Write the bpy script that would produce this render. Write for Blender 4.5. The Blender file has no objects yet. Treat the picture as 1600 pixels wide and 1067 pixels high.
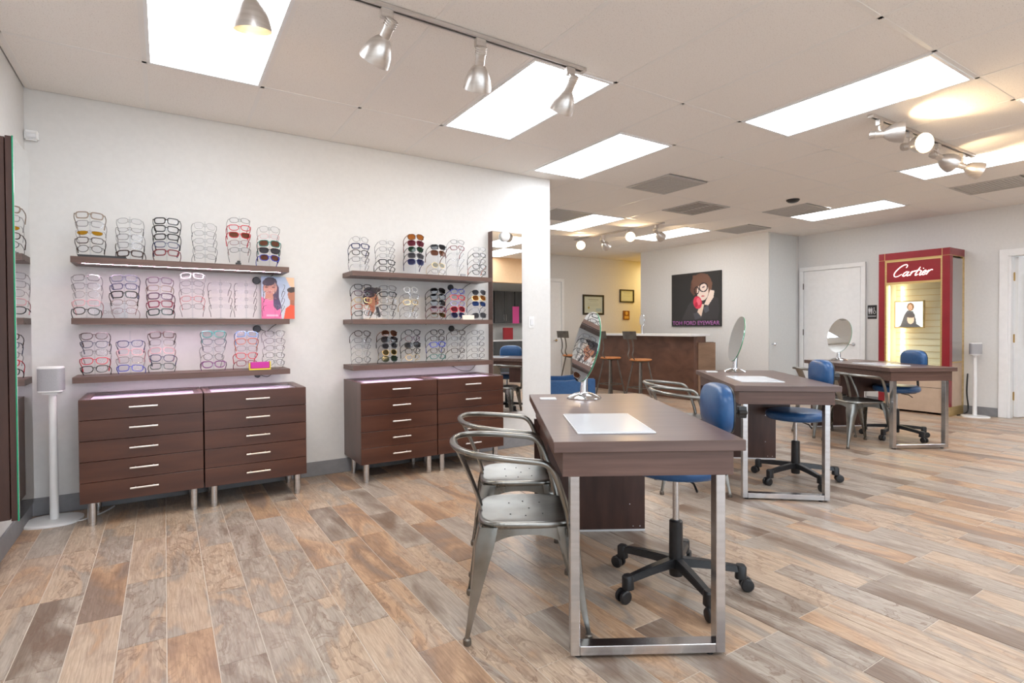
import bpy, bmesh, math, random
from mathutils import Vector, Matrix
random.seed(7)
PI = math.pi
R = math.radians
S = bpy.context.scene
COL = S.collection

# ------------------------------------------------------------------ camera
FPX, YAW, PITCH, ROLL, CAMZ = 855.0, R(32.42), R(-0.8), R(0.28), 1.2
fw = Vector((math.sin(YAW)*math.cos(PITCH), math.cos(YAW)*math.cos(PITCH), math.sin(PITCH)))
rt = Vector((math.cos(YAW), -math.sin(YAW), 0))
up = rt.cross(fw)
rt2 = rt*math.cos(ROLL) - up*math.sin(ROLL)
up2 = up*math.cos(ROLL) + rt*math.sin(ROLL)
cam = bpy.data.cameras.new('camera')
cam.sensor_width = 36.0
cam.lens = 36.0*FPX/1600.0
CYP = 512 - FPX*math.tan(PITCH)
cam.shift_y = (CYP - 533.5)/1600.0
cam.clip_start = 0.05
camo = bpy.data.objects.new('camera', cam)
COL.objects.link(camo)
m = Matrix((rt2, up2, -fw)).transposed().to_4x4()
m.translation = Vector((0, 0, CAMZ))
camo.matrix_world = m
S.camera = camo

# ------------------------------------------------------------------ world, exposure
W = bpy.data.worlds.new('sky'); S.world = W; W.use_nodes = True
bg = W.node_tree.nodes['Background']
bg.inputs[0].default_value = (0.80, 0.90, 1.0, 1); bg.inputs[1].default_value = 2.3
S.view_settings.view_transform = 'Standard'
S.view_settings.look = 'None'
S.view_settings.gamma = 1.0
S.view_settings.use_curve_mapping = False
S.view_settings.exposure = 0.50
S.cycles.sample_clamp_indirect = 4.0
S.cycles.transparent_max_bounces = 40
PANEL_E = 7.0      # fluorescent troffer radiance
SPOT_W = 13.0       # warm track lamp watts
LED_E = 32.0

# ------------------------------------------------------------------ helpers
def lin(c):
    return tuple(((v/255.0)/12.92 if v/255.0 <= 0.04045 else ((v/255.0+0.055)/1.055)**2.4) for v in c[:3]) + (1.0,)

MATS = {}
def mat(name, rgb, rough=0.5, metal=0.0, emit=None, estr=0.0, spec=0.5, coat=0.0):
    if name in MATS: return MATS[name]
    M = bpy.data.materials.new(name); M.use_nodes = True
    b = M.node_tree.nodes['Principled BSDF']
    b.inputs['Base Color'].default_value = lin(rgb)
    b.inputs['Roughness'].default_value = rough
    b.inputs['Metallic'].default_value = metal
    b.inputs['Specular IOR Level'].default_value = spec
    b.inputs['Coat Weight'].default_value = coat
    if emit:
        b.inputs['Emission Color'].default_value = lin(emit)
        b.inputs['Emission Strength'].default_value = estr
    MATS[name] = M
    return M

def NT(M): return M.node_tree.nodes, M.node_tree.links

def noisy(name, rgb1, rgb2, scale=(8, 8, 8), rough=0.5, metal=0.0, detail=4, bump=0.0, coords='Object', lo=0.35, hi=0.65, spec=0.5, rough2=None, dist=0.0):
    """principled with two colours mixed by stretched noise"""
    M = mat(name, rgb1, rough, metal, spec=spec)
    N, L = NT(M); b = N['Principled BSDF']
    tc = N.new('ShaderNodeTexCoord'); mp = N.new('ShaderNodeMapping'); mp.inputs['Scale'].default_value = scale
    no = N.new('ShaderNodeTexNoise'); no.inputs['Scale'].default_value = 1.0; no.inputs['Detail'].default_value = detail
    no.inputs['Distortion'].default_value = dist
    cr = N.new('ShaderNodeValToRGB')
    cr.color_ramp.elements[0].position = lo; cr.color_ramp.elements[0].color = lin(rgb1)
    cr.color_ramp.elements[1].position = hi; cr.color_ramp.elements[1].color = lin(rgb2)
    L.new(tc.outputs[coords], mp.inputs['Vector']); L.new(mp.outputs[0], no.inputs['Vector'])
    L.new(no.outputs['Fac'], cr.inputs[0]); L.new(cr.outputs[0], b.inputs['Base Color'])
    if bump:
        bp = N.new('ShaderNodeBump'); bp.inputs['Strength'].default_value = bump; bp.inputs['Distance'].default_value = 0.002
        L.new(no.outputs['Fac'], bp.inputs['Height']); L.new(bp.outputs[0], b.inputs['Normal'])
    if rough2 is not None:
        mr = N.new('ShaderNodeMapRange'); mr.inputs['To Min'].default_value = rough; mr.inputs['To Max'].default_value = rough2
        L.new(no.outputs['Fac'], mr.inputs['Value']); L.new(mr.outputs[0], b.inputs['Roughness'])
    return M

def clear_mat(name, rgb, tint=0.9, gl_rough=0.02, refl=1.0):
    """thin clear or tinted sheet: transparent with a fresnel gloss"""
    if name in MATS: return MATS[name]
    M = bpy.data.materials.new(name); M.use_nodes = True
    N, L = NT(M); N.remove(N['Principled BSDF'])
    out = N['Material Output']
    tr = N.new('ShaderNodeBsdfTransparent'); c = lin(rgb); tr.inputs[0].default_value = ((c[0]*tint)**0.5, (c[1]*tint)**0.5, (c[2]*tint)**0.5, 1)
    gl = N.new('ShaderNodeBsdfGlossy'); gl.inputs['Roughness'].default_value = gl_rough
    fr = N.new('ShaderNodeLayerWeight'); fr.inputs['Blend'].default_value = 0.5
    pw = N.new('ShaderNodeMath'); pw.operation = 'POWER'; pw.inputs[1].default_value = 4.0
    mu = N.new('ShaderNodeMath'); mu.operation = 'MULTIPLY_ADD'; mu.inputs[1].default_value = 0.45*refl; mu.inputs[2].default_value = 0.025*refl
    mx = N.new('ShaderNodeMixShader')
    L.new(fr.outputs['Facing'], pw.inputs[0]); L.new(pw.outputs[0], mu.inputs[0]); L.new(mu.outputs[0], mx.inputs[0])
    L.new(tr.outputs[0], mx.inputs[1]); L.new(gl.outputs[0], mx.inputs[2]); L.new(mx.outputs[0], out.inputs[0])
    MATS[name] = M
    return M

class MB:
    """collects geometry for one mesh object"""
    def __init__(s): s.v = []; s.f = []
    def add(s, vs, fs):
        o = len(s.v); s.v += [tuple(v) for v in vs]; s.f += [tuple(i+o for i in f) for f in fs]; return s
    def box(s, x0, y0, z0, x1, y1, z1):
        x0, x1 = min(x0, x1), max(x0, x1); y0, y1 = min(y0, y1), max(y0, y1); z0, z1 = min(z0, z1), max(z0, z1)
        return s.add([(x0,y0,z0),(x1,y0,z0),(x1,y1,z0),(x0,y1,z0),(x0,y0,z1),(x1,y0,z1),(x1,y1,z1),(x0,y1,z1)],
                     [(0,3,2,1),(4,5,6,7),(0,1,5,4),(1,2,6,5),(2,3,7,6),(3,0,4,7)])
    def loft(s, secs, closed=True, caps=True, ring=False):
        n = len(secs[0]); vs = [p for q in secs for p in q]; fs = []
        K = len(secs); kk = K if ring else K-1
        for k in range(kk):
            a = k*n; b = ((k+1) % K)*n
            for i in range(n if closed else n-1):
                j = (i+1) % n
                fs.append((a+i, a+j, b+j, b+i))
        if caps and not ring:
            fs.append(tuple(range(n-1, -1, -1))); fs.append(tuple((K-1)*n+i for i in range(n)))
        return s.add(vs, fs)
    def tube(s, pts, r, n=8, ring=False, flat=1.0, caps=True):
        pts = [Vector(p) for p in pts]; K = len(pts); secs = []; prev = None
        for i, p in enumerate(pts):
            if ring: t = pts[(i+1) % K] - pts[i-1]
            else: t = pts[min(i+1, K-1)] - pts[max(i-1, 0)]
            t.normalize()
            if prev is None:
                a = Vector((0, 0, 1)) if abs(t.z) < 0.9 else Vector((1, 0, 0))
            else: a = prev
            u = (a - t*a.dot(t))
            if u.length < 1e-6: u = t.orthogonal()
            u.normalize(); w = t.cross(u); prev = u
            rr = r[i] if isinstance(r, (list, tuple)) else r
            secs.append([p + u*rr*math.cos(2*PI*j/n) + w*rr*flat*math.sin(2*PI*j/n) for j in range(n)])
        return s.loft(secs, True, caps, ring)
    def cyl(s, p0, p1, r0, r1=None, n=16):
        return s.tube([p0, p1], [r0, r0 if r1 is None else r1], n)
    def lathe(s, prof, n=24, M=None, caps=False):
        """prof: (radius, height) list, axis +z"""
        secs = [[Vector((r*math.cos(2*PI*j/n), r*math.sin(2*PI*j/n), h)) for j in range(n)] for r, h in prof]
        if M is not None: secs = [[M @ p for p in q] for q in secs]
        return s.loft(secs, True, caps)
    def prism(s, poly, z0, z1):
        return s.loft([[(x, y, z0) for x, y in poly], [(x, y, z1) for x, y in poly]])
    def prism_y(s, poly, y0, y1):
        """poly in x,z pushed along y"""
        return s.loft([[(x, y1, z) for x, z in poly], [(x, y0, z) for x, z in poly]])
    def xf(s, M):
        s.v = [tuple(M @ Vector(v)) for v in s.v]; return s
    def mesh(s, name, bevel=0, seg=2, smooth=True, angle=35):
        me = bpy.data.meshes.new(name); me.from_pydata(s.v, [], s.f)
        bm = bmesh.new(); bm.from_mesh(me)
        bmesh.ops.recalc_face_normals(bm, faces=bm.faces[:])
        if bevel:
            es = [e for e in bm.edges if len(e.link_faces) == 2 and e.calc_face_angle(0) > R(30)]
            bmesh.ops.bevel(bm, geom=es, offset=bevel, segments=seg, affect='EDGES', clamp_overlap=True)
        bm.to_mesh(me); bm.free()
        if smooth:
            me.shade_smooth(); me.set_sharp_from_angle(angle=R(angle))
        return me
    def build(s, name, m_, parent=None, loc=None, rotz=None, bevel=0, seg=2, smooth=True, angle=35):
        me = s.mesh(name, bevel, seg, smooth, angle)
        if m_: me.materials.append(m_)
        return link(name, me, parent, loc, rotz)

def link(name, data, parent=None, loc=None, rotz=None):
    o = bpy.data.objects.new(name, data); COL.objects.link(o)
    if parent: o.parent = parent
    if loc is not None: o.location = loc
    if rotz is not None: o.rotation_euler = (0, 0, rotz)
    return o

def tag(o, label, cat, group=None, kind=None):
    o['label'] = label; o['category'] = cat
    if group: o['group'] = group
    if kind: o['kind'] = kind
    return o

def thing(name, label, cat, loc=(0, 0, 0), rotz=0, group=None):
    o = link(name, None, None, loc, rotz); o.empty_display_size = 0.1
    return tag(o, label, cat, group)

def struct(o, label=None, cat=None):
    o['kind'] = 'structure'
    if label: o['label'] = label
    if cat: o['category'] = cat
    return o

def copy_tree(o, parent=None):
    c = o.copy(); COL.objects.link(c); c.parent = parent
    for ch in list(o.children): copy_tree(ch, c)
    return c

def superell(w, h, n=4.0, N=24, cx=0, cy=0):
    out = []
    for i in range(N):
        t = 2*PI*i/N; c, s_ = math.cos(t), math.sin(t)
        out.append((cx + w/2*math.copysign(abs(c)**(2/n), c), cy + h/2*math.copysign(abs(s_)**(2/n), s_)))
    return out

def catmull(pts, sub=6, closed=False):
    P = [Vector(p) for p in pts]; n = len(P); out = []
    rng = n if closed else n-1
    for i in range(rng):
        if closed: a, b, c, d = P[i-1], P[i], P[(i+1) % n], P[(i+2) % n]
        else: a, b, c, d = P[max(i-1, 0)], P[i], P[i+1], P[min(i+2, n-1)]
        for k in range(sub):
            t = k/sub
            out.append(0.5*((2*b) + (c-a)*t + (2*a-5*b+4*c-d)*t*t + (3*b-a-3*c+d)*t**3))
    if not closed: out.append(P[-1])
    return out

def text_mesh(name, s, w, h, depth, m_, parent, loc, rotz=0.0, bold=0.0):
    """block lettering fitted to w x h, standing in the local xz plane and facing -y"""
    cu = bpy.data.curves.new(name, 'FONT'); cu.body = s; cu.offset = bold; cu.resolution_u = 3
    t = bpy.data.objects.new(name, cu); COL.objects.link(t)
    me = bpy.data.meshes.new_from_object(t)
    bpy.data.objects.remove(t); bpy.data.curves.remove(cu)
    bm = bmesh.new(); bm.from_mesh(me)
    r_ = bmesh.ops.extrude_face_region(bm, geom=bm.faces[:])
    for v in [g for g in r_['geom'] if isinstance(g, bmesh.types.BMVert)]: v.co.z += 1.0
    xs = [v.co.x for v in bm.verts]; ys = [v.co.y for v in bm.verts]
    x0, x1, y0, y1 = min(xs), max(xs), min(ys), max(ys)
    for v in bm.verts:
        x, y, z = v.co
        v.co = ((x-x0)/(x1-x0)*w - w/2, -z*depth, (y-y0)/(y1-y0)*h - h/2)
    bmesh.ops.recalc_face_normals(bm, faces=bm.faces[:])
    bm.to_mesh(me); bm.free(); me.name = name
    me.materials.clear(); me.materials.append(m_)
    return link(name, me, parent, loc, rotz)

def inpoly(x, y, P):
    ins = False; j = len(P)-1
    for i in range(len(P)):
        xi, yi = P[i]; xj, yj = P[j]
        if (yi > y) != (yj > y) and x < (xj-xi)*(y-yi)/(yj-yi+1e-12)+xi: ins = not ins
        j = i
    return ins

def print_mat(name, rough=0.4, emit=0.0):
    if name in MATS: return MATS[name]
    M = mat(name, (128, 128, 128), rough)
    N, L = NT(M); a = N.new('ShaderNodeVertexColor'); a.layer_name = 'Col'
    L.new(a.outputs[0], N['Principled BSDF'].inputs['Base Color'])
    if emit:
        L.new(a.outputs[0], N['Principled BSDF'].inputs['Emission Color']); N['Principled BSDF'].inputs['Emission Strength'].default_value = emit
    return M

def picture(name, w, h, nx, ny, shapes, base, m_, parent, loc, rotz=0.0):
    """flat print in the local xz plane facing -y; shapes in 0..1 (x right, y up)"""
    vs = []; cols = []
    for j in range(ny+1):
        for i in range(nx+1):
            x, y = i/nx, j/ny
            vs.append(((x-0.5)*w, 0, (y-0.5)*h)); c = base(x, y) if callable(base) else base
            for sh in shapes:
                if sh[0] == 'e':
                    _, cx, cy, rx, ry, ro, co = sh
                    dx, dy = x-cx, y-cy; ca, sa = math.cos(ro), math.sin(ro)
                    if ((dx*ca+dy*sa)/rx)**2 + ((-dx*sa+dy*ca)/ry)**2 <= 1: c = co
                elif sh[0] == 'r':
                    _, cx, cy, rx, ry, t, co = sh
                    q = math.sqrt(((x-cx)/rx)**2 + ((y-cy)/ry)**2)
                    if 1-t <= q <= 1+t: c = co
                elif inpoly(x, y, sh[1]): c = sh[2]
            cols.append(lin(c))
    fs = [(j*(nx+1)+i, j*(nx+1)+i+1, (j+1)*(nx+1)+i+1, (j+1)*(nx+1)+i) for j in range(ny) for i in range(nx)]
    me = bpy.data.meshes.new(name); me.from_pydata(vs, [], fs)
    at = me.color_attributes.new('Col', 'FLOAT_COLOR', 'POINT')
    at.data.foreach_set('color', [c for q in cols for c in q])
    me.materials.append(m_)
    return link(name, me, parent, loc, rotz)

# ------------------------------------------------------------------ materials
M_wall = noisy('wall_paint', (220, 219, 217), (223, 222, 220), (30, 30, 30), 0.75, bump=0.03)
M_wall_blue = noisy('cool_wall_paint', (214, 217, 216), (217, 220, 219), (30, 30, 30), 0.75)
M_peach = noisy('peach_paint', (226, 190, 150), (230, 194, 154), (20, 20, 20), 0.75)
M_yellow = noisy('yellow_paint', (226, 196, 92), (230, 200, 98), (20, 20, 20), 0.75)
M_white = noisy('white_enamel', (236, 236, 236), (240, 240, 240), (15, 15, 15), 0.35)
M_base = noisy('grey_vinyl', (128, 128, 131), (134, 134, 137), (20, 20, 20), 0.5)
M_tbar = mat('grid_paint', (238, 234, 229), 0.5)
M_lam = noisy('walnut_laminate', (92, 72, 66), (106, 84, 77), (3, 40, 40), 0.30, detail=5, coords='Object')
M_lam_x = noisy('walnut_laminate_side', (92, 68, 60), (106, 80, 71), (3, 60, 60), 0.42, detail=5)
M_cab = noisy('cherry_veneer', (70, 39, 28), (86, 51, 37), (2.0, 9, 14), 0.30, detail=4, dist=0.3)
M_cab_side = noisy('cherry_side', (84, 62, 55), (98, 72, 64), (12, 12, 3), 0.32, detail=4)
M_dark = noisy('dark_panel', (62, 40, 34), (76, 50, 43), (20, 20, 3), 0.38, detail=4)
M_count = noisy('counter_veneer', (88, 60, 48), (112, 78, 62), (14, 3, 5), 0.40, detail=5, dist=0.8)
M_chrome = noisy('satin_steel', (196, 196, 198), (208, 208, 210), (3, 3, 60), 0.24, 1.0)
M_mirchrome = mat('chrome', (222, 224, 228), 0.08, 1.0)
M_nickel = noisy('brushed_nickel', (206, 200, 194), (220, 215, 210), (4, 4, 60), 0.34, 0.9)
M_gun = noisy('galvanised_steel', (128, 127, 122), (154, 153, 149), (7, 7, 7), 0.22, 1.0, detail=6, rough2=0.36)
M_iron = noisy('dark_iron', (104, 98, 92), (122, 116, 108), (12, 12, 12), 0.42, 0.8)
M_black = noisy('black_plastic', (28, 28, 30), (36, 36, 38), (30, 30, 30), 0.38)
M_blue = noisy('blue_vinyl', (38, 80, 128), (44, 88, 136), (40, 40, 40), 0.32, bump=0.02)
M_mirror = mat('mirror_silver', (238, 240, 240), 0.0, 1.0)
M_greenedge = mat('green_glass_edge', (40, 150, 110), 0.1, 0.0)
M_wood_seat = noisy('orange_wood', (182, 112, 62), (204, 136, 84), (4, 40, 40), 0.35)
M_led = mat('led_strip', (255, 240, 255), 0.4, emit=(255, 222, 245), estr=LED_E)
M_panel = mat('lamp_diffuser', (250, 252, 255), 0.4, emit=(242, 248, 255), estr=PANEL_E)
M_bulb = mat('warm_bulb', (255, 240, 215), 0.4, emit=(255, 222, 170), estr=14.0)
M_shin = mat('lamp_inner', (240, 232, 220), 0.4)
M_fab = noisy('grey_speaker_cloth', (158, 158, 162), (172, 172, 176), (300, 300, 300), 0.7)
M_acr = clear_mat('clear_acrylic', (246, 248, 250), 0.97, 0.03, 1.0)
M_glass = clear_mat('clear_glass', (240, 246, 244), 0.97, 0.0, 1.0)
M_lav = mat('lavender_tray', (232, 226, 238), 0.5)
M_red = noisy('burgundy_lacquer', (132, 30, 38), (140, 34, 42), (6, 6, 6), 0.30)
M_gold = noisy('pale_gold', (206, 176, 116), (222, 194, 136), (3, 3, 40), 0.32, 0.7)
M_cream = mat('cream_lining', (240, 232, 208), 0.5)
M_beige = noisy('beige_laminate', (188, 164, 142), (196, 172, 150), (10, 10, 10), 0.45)
M_brass = mat('brass', (176, 146, 92), 0.35, 1.0)
M_paper = mat('white_paper', (228, 229, 232), 0.35)
M_grill = noisy('grey_grille', (186, 182, 177), (196, 192, 187), (200, 200, 200), 0.6)
M_grild = mat('dark_grille', (140, 132, 124), 0.6)
M_cabgrey = noisy('charcoal_cabinet', (66, 68, 70), (78, 80, 82), (8, 8, 2), 0.4)
M_print = print_mat('poster_print', 0.35)
M_backlit = print_mat('backlit_print', 0.4, 0.75)

# ceiling tile: fissured mineral fibre
M_tile = mat('ceiling_tile', (216, 210, 203), 0.9, spec=0.1)
N, L = NT(M_tile); b = N['Principled BSDF']
geo = N.new('ShaderNodeNewGeometry'); no = N.new('ShaderNodeTexNoise'); no.inputs['Scale'].default_value = 170; no.inputs['Detail'].default_value = 2
L.new(geo.outputs['Position'], no.inputs['Vector'])
cr = N.new('ShaderNodeValToRGB'); cr.color_ramp.elements[0].position = 0.28; cr.color_ramp.elements[0].color = lin((208, 200, 192))
cr.color_ramp.elements[1].position = 0.40; cr.color_ramp.elements[1].color = lin((243, 238, 232))
L.new(no.outputs['Fac'], cr.inputs[0]); L.new(cr.outputs[0], b.inputs['Base Color'])
bp = N.new('ShaderNodeBump'); bp.inputs['Strength'].default_value = 0.25; bp.inputs['Distance'].default_value = 0.003
L.new(no.outputs['Fac'], bp.inputs['Height']); L.new(bp.outputs[0], b.inputs['Normal'])

# wood-look porcelain plank
M_plank = mat('plank_tile', (170, 145, 120), 0.34)
N, L = NT(M_plank); b = N['Principled BSDF']
at = N.new('ShaderNodeVertexColor'); at.layer_name = 'rnd'
sp = N.new('ShaderNodeSeparateColor'); L.new(at.outputs[0], sp.inputs[0])
geo = N.new('ShaderNodeNewGeometry')
off = N.new('ShaderNodeVectorMath'); off.operation = 'SCALE'; off.inputs['Scale'].default_value = 41.0
L.new(at.outputs[0], off.inputs[0])
pv = N.new('ShaderNodeVectorMath'); pv.operation = 'ADD'
L.new(geo.outputs['Position'], pv.inputs[0]); L.new(off.outputs[0], pv.inputs[1])
def noise_node(scale, detail, dist, vec):
    mp = N.new('ShaderNodeMapping'); mp.inputs['Scale'].default_value = scale
    n_ = N.new('ShaderNodeTexNoise'); n_.inputs['Scale'].default_value = 1; n_.inputs['Detail'].default_value = detail; n_.inputs['Distortion'].default_value = dist
    L.new(vec, mp.inputs[0]); L.new(mp.outputs[0], n_.inputs['Vector']); return n_.outputs['Fac']
def ramp(fac, stops, interp='LINEAR'):
    c = N.new('ShaderNodeValToRGB'); c.color_ramp.interpolation = interp
    e = c.color_ramp.elements
    while len(e) < len(stops): e.new(0.5)
    for k, (p, co) in enumerate(stops): e[k].position = p; e[k].color = lin(co)
    L.new(fac, c.inputs[0]); return c.outputs[0]
def mixc(fac, a, b_, mode='MIX'):
    x = N.new('ShaderNodeMix'); x.data_type = 'RGBA'; x.blend_type = mode
    if isinstance(fac, float): x.inputs['Factor'].default_value = fac
    else: L.new(fac, x.inputs['Factor'])
    L.new(a, x.inputs['A']); L.new(b_, x.inputs['B']); return x.outputs['Result']
def math_(op, a_, b_=None, c_=None):
    q = N.new('ShaderNodeMath'); q.operation = op
    for k_, v_ in enumerate((a_, b_, c_)):
        if v_ is None: continue
        if isinstance(v_, (int, float)): q.inputs[k_].default_value = v_
        else: L.new(v_, q.inputs[k_])
    return q.outputs[0]
grain = noise_node((130, 8, 1), 6, 0.8, pv.outputs[0])
blot = noise_node((4.6, 1.3, 1), 6, 1.3, pv.outputs[0])
blot2 = noise_node((9, 3.4, 1), 7, 2.6, pv.outputs[0])
ringn = noise_node((11, 1.5, 1), 2, 1.0, pv.outputs[0])
tone = math_('ADD', math_('MULTIPLY', sp.outputs[0], 0.85), math_('MULTIPLY_ADD', blot, 1.25, -0.55))
base = ramp(tone, [(0.0, (132, 114, 101)), (0.12, (158, 146, 135)), (0.26, (186, 176, 165)), (0.38, (170, 160, 150)), (0.46, (196, 174, 152)), (0.58, (203, 184, 164)), (0.68, (184, 164, 146)), (0.78, (200, 168, 138)), (0.9, (172, 142, 118)), (1.0, (152, 134, 122))])
gcol = ramp(grain, [(0.30, (176, 160, 146)), (0.48, (222, 212, 202)), (0.64, (255, 252, 248))])
c1 = mixc(0.55, base, gcol, 'MULTIPLY')
rings = math_('SINE', math_('MULTIPLY', ringn, 95.0))
rfac = math_('MULTIPLY', math_('GREATER_THAN', rings, 0.62), math_('MULTIPLY', sp.outputs[1], 0.26))
rc = N.new('ShaderNodeRGB'); rc.outputs[0].default_value = lin((140, 112, 90))
c1 = mixc(rfac, c1, rc.outputs[0])
dark = ramp(blot2, [(0.34, (150, 150, 150)), (0.37, (0, 0, 0)), (0.53, (0, 0, 0)), (0.555, (225, 225, 225)), (0.58, (110, 110, 110)), (0.62, (160, 160, 160)), (0.66, (20, 20, 20))])
dk = N.new('ShaderNodeRGB'); dk.outputs[0].default_value = lin((112, 84, 66))
fac = N.new('ShaderNodeMath'); fac.operation = 'MULTIPLY'
L.new(dark, fac.inputs[0]); L.new(sp.outputs[2], fac.inputs[1])
c3 = mixc(fac.outputs[0], c1, dk.outputs[0])
L.new(c3, b.inputs['Base Color'])
mr = N.new('ShaderNodeMapRange'); mr.inputs['To Min'].default_value = 0.26; mr.inputs['To Max'].default_value = 0.44
L.new(grain, mr.inputs['Value']); L.new(mr.outputs[0], b.inputs['Roughness'])
bp = N.new('ShaderNodeBump'); bp.inputs['Strength'].default_value = 0.12; bp.inputs['Distance'].default_value = 0.002
L.new(grain, bp.inputs['Height']); L.new(bp.outputs[0], b.inputs['Normal'])
M_grout = noisy('grout', (206, 196, 184), (214, 204, 192), (60, 60, 60), 0.8)

# ------------------------------------------------------------------ shell
YW, XL, XR, ZC = 4.62, -0.74, 9.2, 2.74
XP, YN, YB = 8.33, 5.30, 9.30
YF = -3.2

floor = struct(MB().box(XL-0.1, YF, -0.06, 12.2, YB+0.1, -0.0022).build('floor', M_grout, smooth=False), 'wood-look porcelain plank floor through the whole showroom', 'floor')
PW, PL = 0.157, 0.626
def vis_depth(x, y):
    q = Vector((x, y, -CAMZ)); d = q.dot(fw)
    if d < 0.3: return None
    u = 800+FPX*q.dot(rt2)/d; v = CYP-FPX*q.dot(up2)/d
    return d if (-60 < u < 1660 and v < 1150) else None
planks = []
i0 = int(math.floor((XL-0.006)/PW))
for i in range(i0, 63):
    x0 = -0.006 + i*PW
    offy = (i*0.2087*1.0 + 0.11*((i*7) % 3)) % PL
    for j in range(-6, 17):
        y0 = -0.63 + offy + j*PL
        if x0 < XL-PW or x0+PW > XR+0.35 or y0 < YF or y0+PL > YB+0.3: continue
        planks.append((x0, y0, i, j))
def plank_depth(p):
    ds = [vis_depth(p[0]+a*PW, p[1]+b_*PL) for a in (0, 1) for b_ in (0, .5, 1)]
    ds = [d for d in ds if d]
    return min(ds) if ds else 99
def clip_plank(p):
    g = 0.0016
    return max(p[0], XL+0.002)+g, p[1]+g, min(p[0]+PW, XR+0.35)-g, min(p[1]+PL, YB-0.001)-g
planks.sort(key=plank_depth)
rest_v, rest_f, rest_c = [], [], []
for k, p in enumerate(planks):
    x0, y0, x1, y1 = clip_plank(p)
    if x1-x0 < 0.01 or y1-y0 < 0.01: continue
    col = (random.random(), random.random(), min(1, max(0, random.gauss(0.55, 0.3))), 1.0)
    dz = random.uniform(-0.0004, 0.0)
    bvl = 0.0008
    vs = [(x0,y0,-.006),(x1,y0,-.006),(x1,y1,-.006),(x0,y1,-.006),
          (x0,y0,dz-bvl),(x1,y0,dz-bvl),(x1,y1,dz-bvl),(x0,y1,dz-bvl),
          (x0+bvl,y0+bvl,dz),(x1-bvl,y0+bvl,dz),(x1-bvl,y1-bvl,dz),(x0+bvl,y1-bvl,dz)]
    fs = [(8,9,10,11)] + [(4+a, 4+(a+1) % 4, 8+(a+1) % 4, 8+a) for a in range(4)] + [(a, (a+1) % 4, 4+(a+1) % 4, 4+a) for a in range(4)]
    if k < 300 and plank_depth(p) < 90:
        me = bpy.data.meshes.new('plank'); me.from_pydata(vs, [], fs)
        ca = me.color_attributes.new('rnd', 'FLOAT_COLOR', 'POINT'); ca.data.foreach_set('color', list(col)*12)
        me.materials.append(M_plank); link('plank', me, floor)
    else:
        o_ = len(rest_v); rest_v += vs; rest_f += [tuple(a+o_ for a in f) for f in fs]; rest_c += list(col)*12
me = bpy.data.meshes.new('far_planks'); me.from_pydata(rest_v, [], rest_f)
ca = me.color_attributes.new('rnd', 'FLOAT_COLOR', 'POINT'); ca.data.foreach_set('color', rest_c)
me.materials.append(M_plank); o = link('far_planks', me, floor); o['kind'] = 'stuff'

# walls
def wallbox(name, x0, y0, x1, y1, m_=M_wall, z0=0, z1=ZC+0.02, label=None):
    o = struct(MB().box(x0, y0, z0, x1, y1, z1).build(name, m_, smooth=False)); o['label'] = label or 'painted wall'; o['category'] = 'wall'; return o
XE = 3.41
wallbox('wall_left', XL-0.1, YW, XE, YW+0.12, label='long off-white wall carrying the eyewear shelves')
wallbox('wall_reception_side', XE-0.12, YW+0.12, XE, YB, label='off-white return wall beside the reception area')
wallbox('wall_side', XL-0.1, YF, XL, YW, label='off-white side wall at the left edge of the picture')
wallbox('wall_back', XE-0.12, YB, 11.0, YB+0.1, label='far back wall with framed certificates')
o = MB().box(XP, YN, 0, XP+0.12, 8.14, ZC+0.02).build('wall_poster', M_wall, smooth=False); struct(o, 'off-white wall carrying the large dark poster', 'wall')
wallbox('wall_nook', XP+0.12, YN, XR+0.1, YN+0.1, label='short cool grey wall between poster wall and restroom door')
# hall behind the poster wall, painted yellow
wallbox('wall_hall_end', 10.9, 8.14, 11.0, YB, M_yellow, label='yellow hall end wall')
wallbox('wall_hall_side', XP+0.12, 8.14, 11.0, 8.24, M_yellow, label='yellow hall side wall')
# right wall with the open doorway
DY0, DY1, DZ = 1.62, 2.53, 2.09
wallbox('wall_right', XR, DY1, XR+0.1, YN, label='off-white right wall with restroom door and display tower')
wallbox('wall_right_front', XR, YF, XR+0.1, DY0, label='off-white right wall before the open door')
wallbox('wall_right_header', XR, DY0, XR+0.1, DY1, z0=DZ, label='wall above the open door')
# bright exam room beyond the door
wallbox('wall_exam_far', 12.0, 0.6, 12.1, 3.6, M_white, label='white exam room far wall')
wallbox('wall_exam_left', XR+0.1, 3.5, 12.1, 3.6, M_white, label='white exam room side wall')
wallbox('wall_exam_right', XR+0.1, 0.6, 12.1, 0.7, M_white, label='white exam room near wall')
# front of shop, behind the viewer
wallbox('wall_front', XL-0.1, YF-0.1, 12.1, YF, M_wall_blue, 0, 0.12, label='front wall below the shop windows')
wallbox('wall_front_header', XL-0.1, YF-0.1, 12.1, YF, M_wall_blue, 2.60, ZC+0.02, label='front wall above the shop windows')
wallbox('wall_front_pier', 4.6, YF-0.1, 12.1, YF, M_wall_blue, 0.12, 2.60, label='cool front wall behind the work area')
for k in range(5):
    x = XL + k*1.32
    o = struct(MB().box(x, YF-0.09, 0.12, x+0.06, YF-0.02, 2.60).build('window_%d' % (k+1), M_black, smooth=False), 'dark shop window mullion', 'window')
o = struct(MB().box(4.6, -1.35, 2.2, XR, -1.2, ZC).build('trim_1', M_peach, smooth=False), 'peach header over the work area', 'header')

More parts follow.
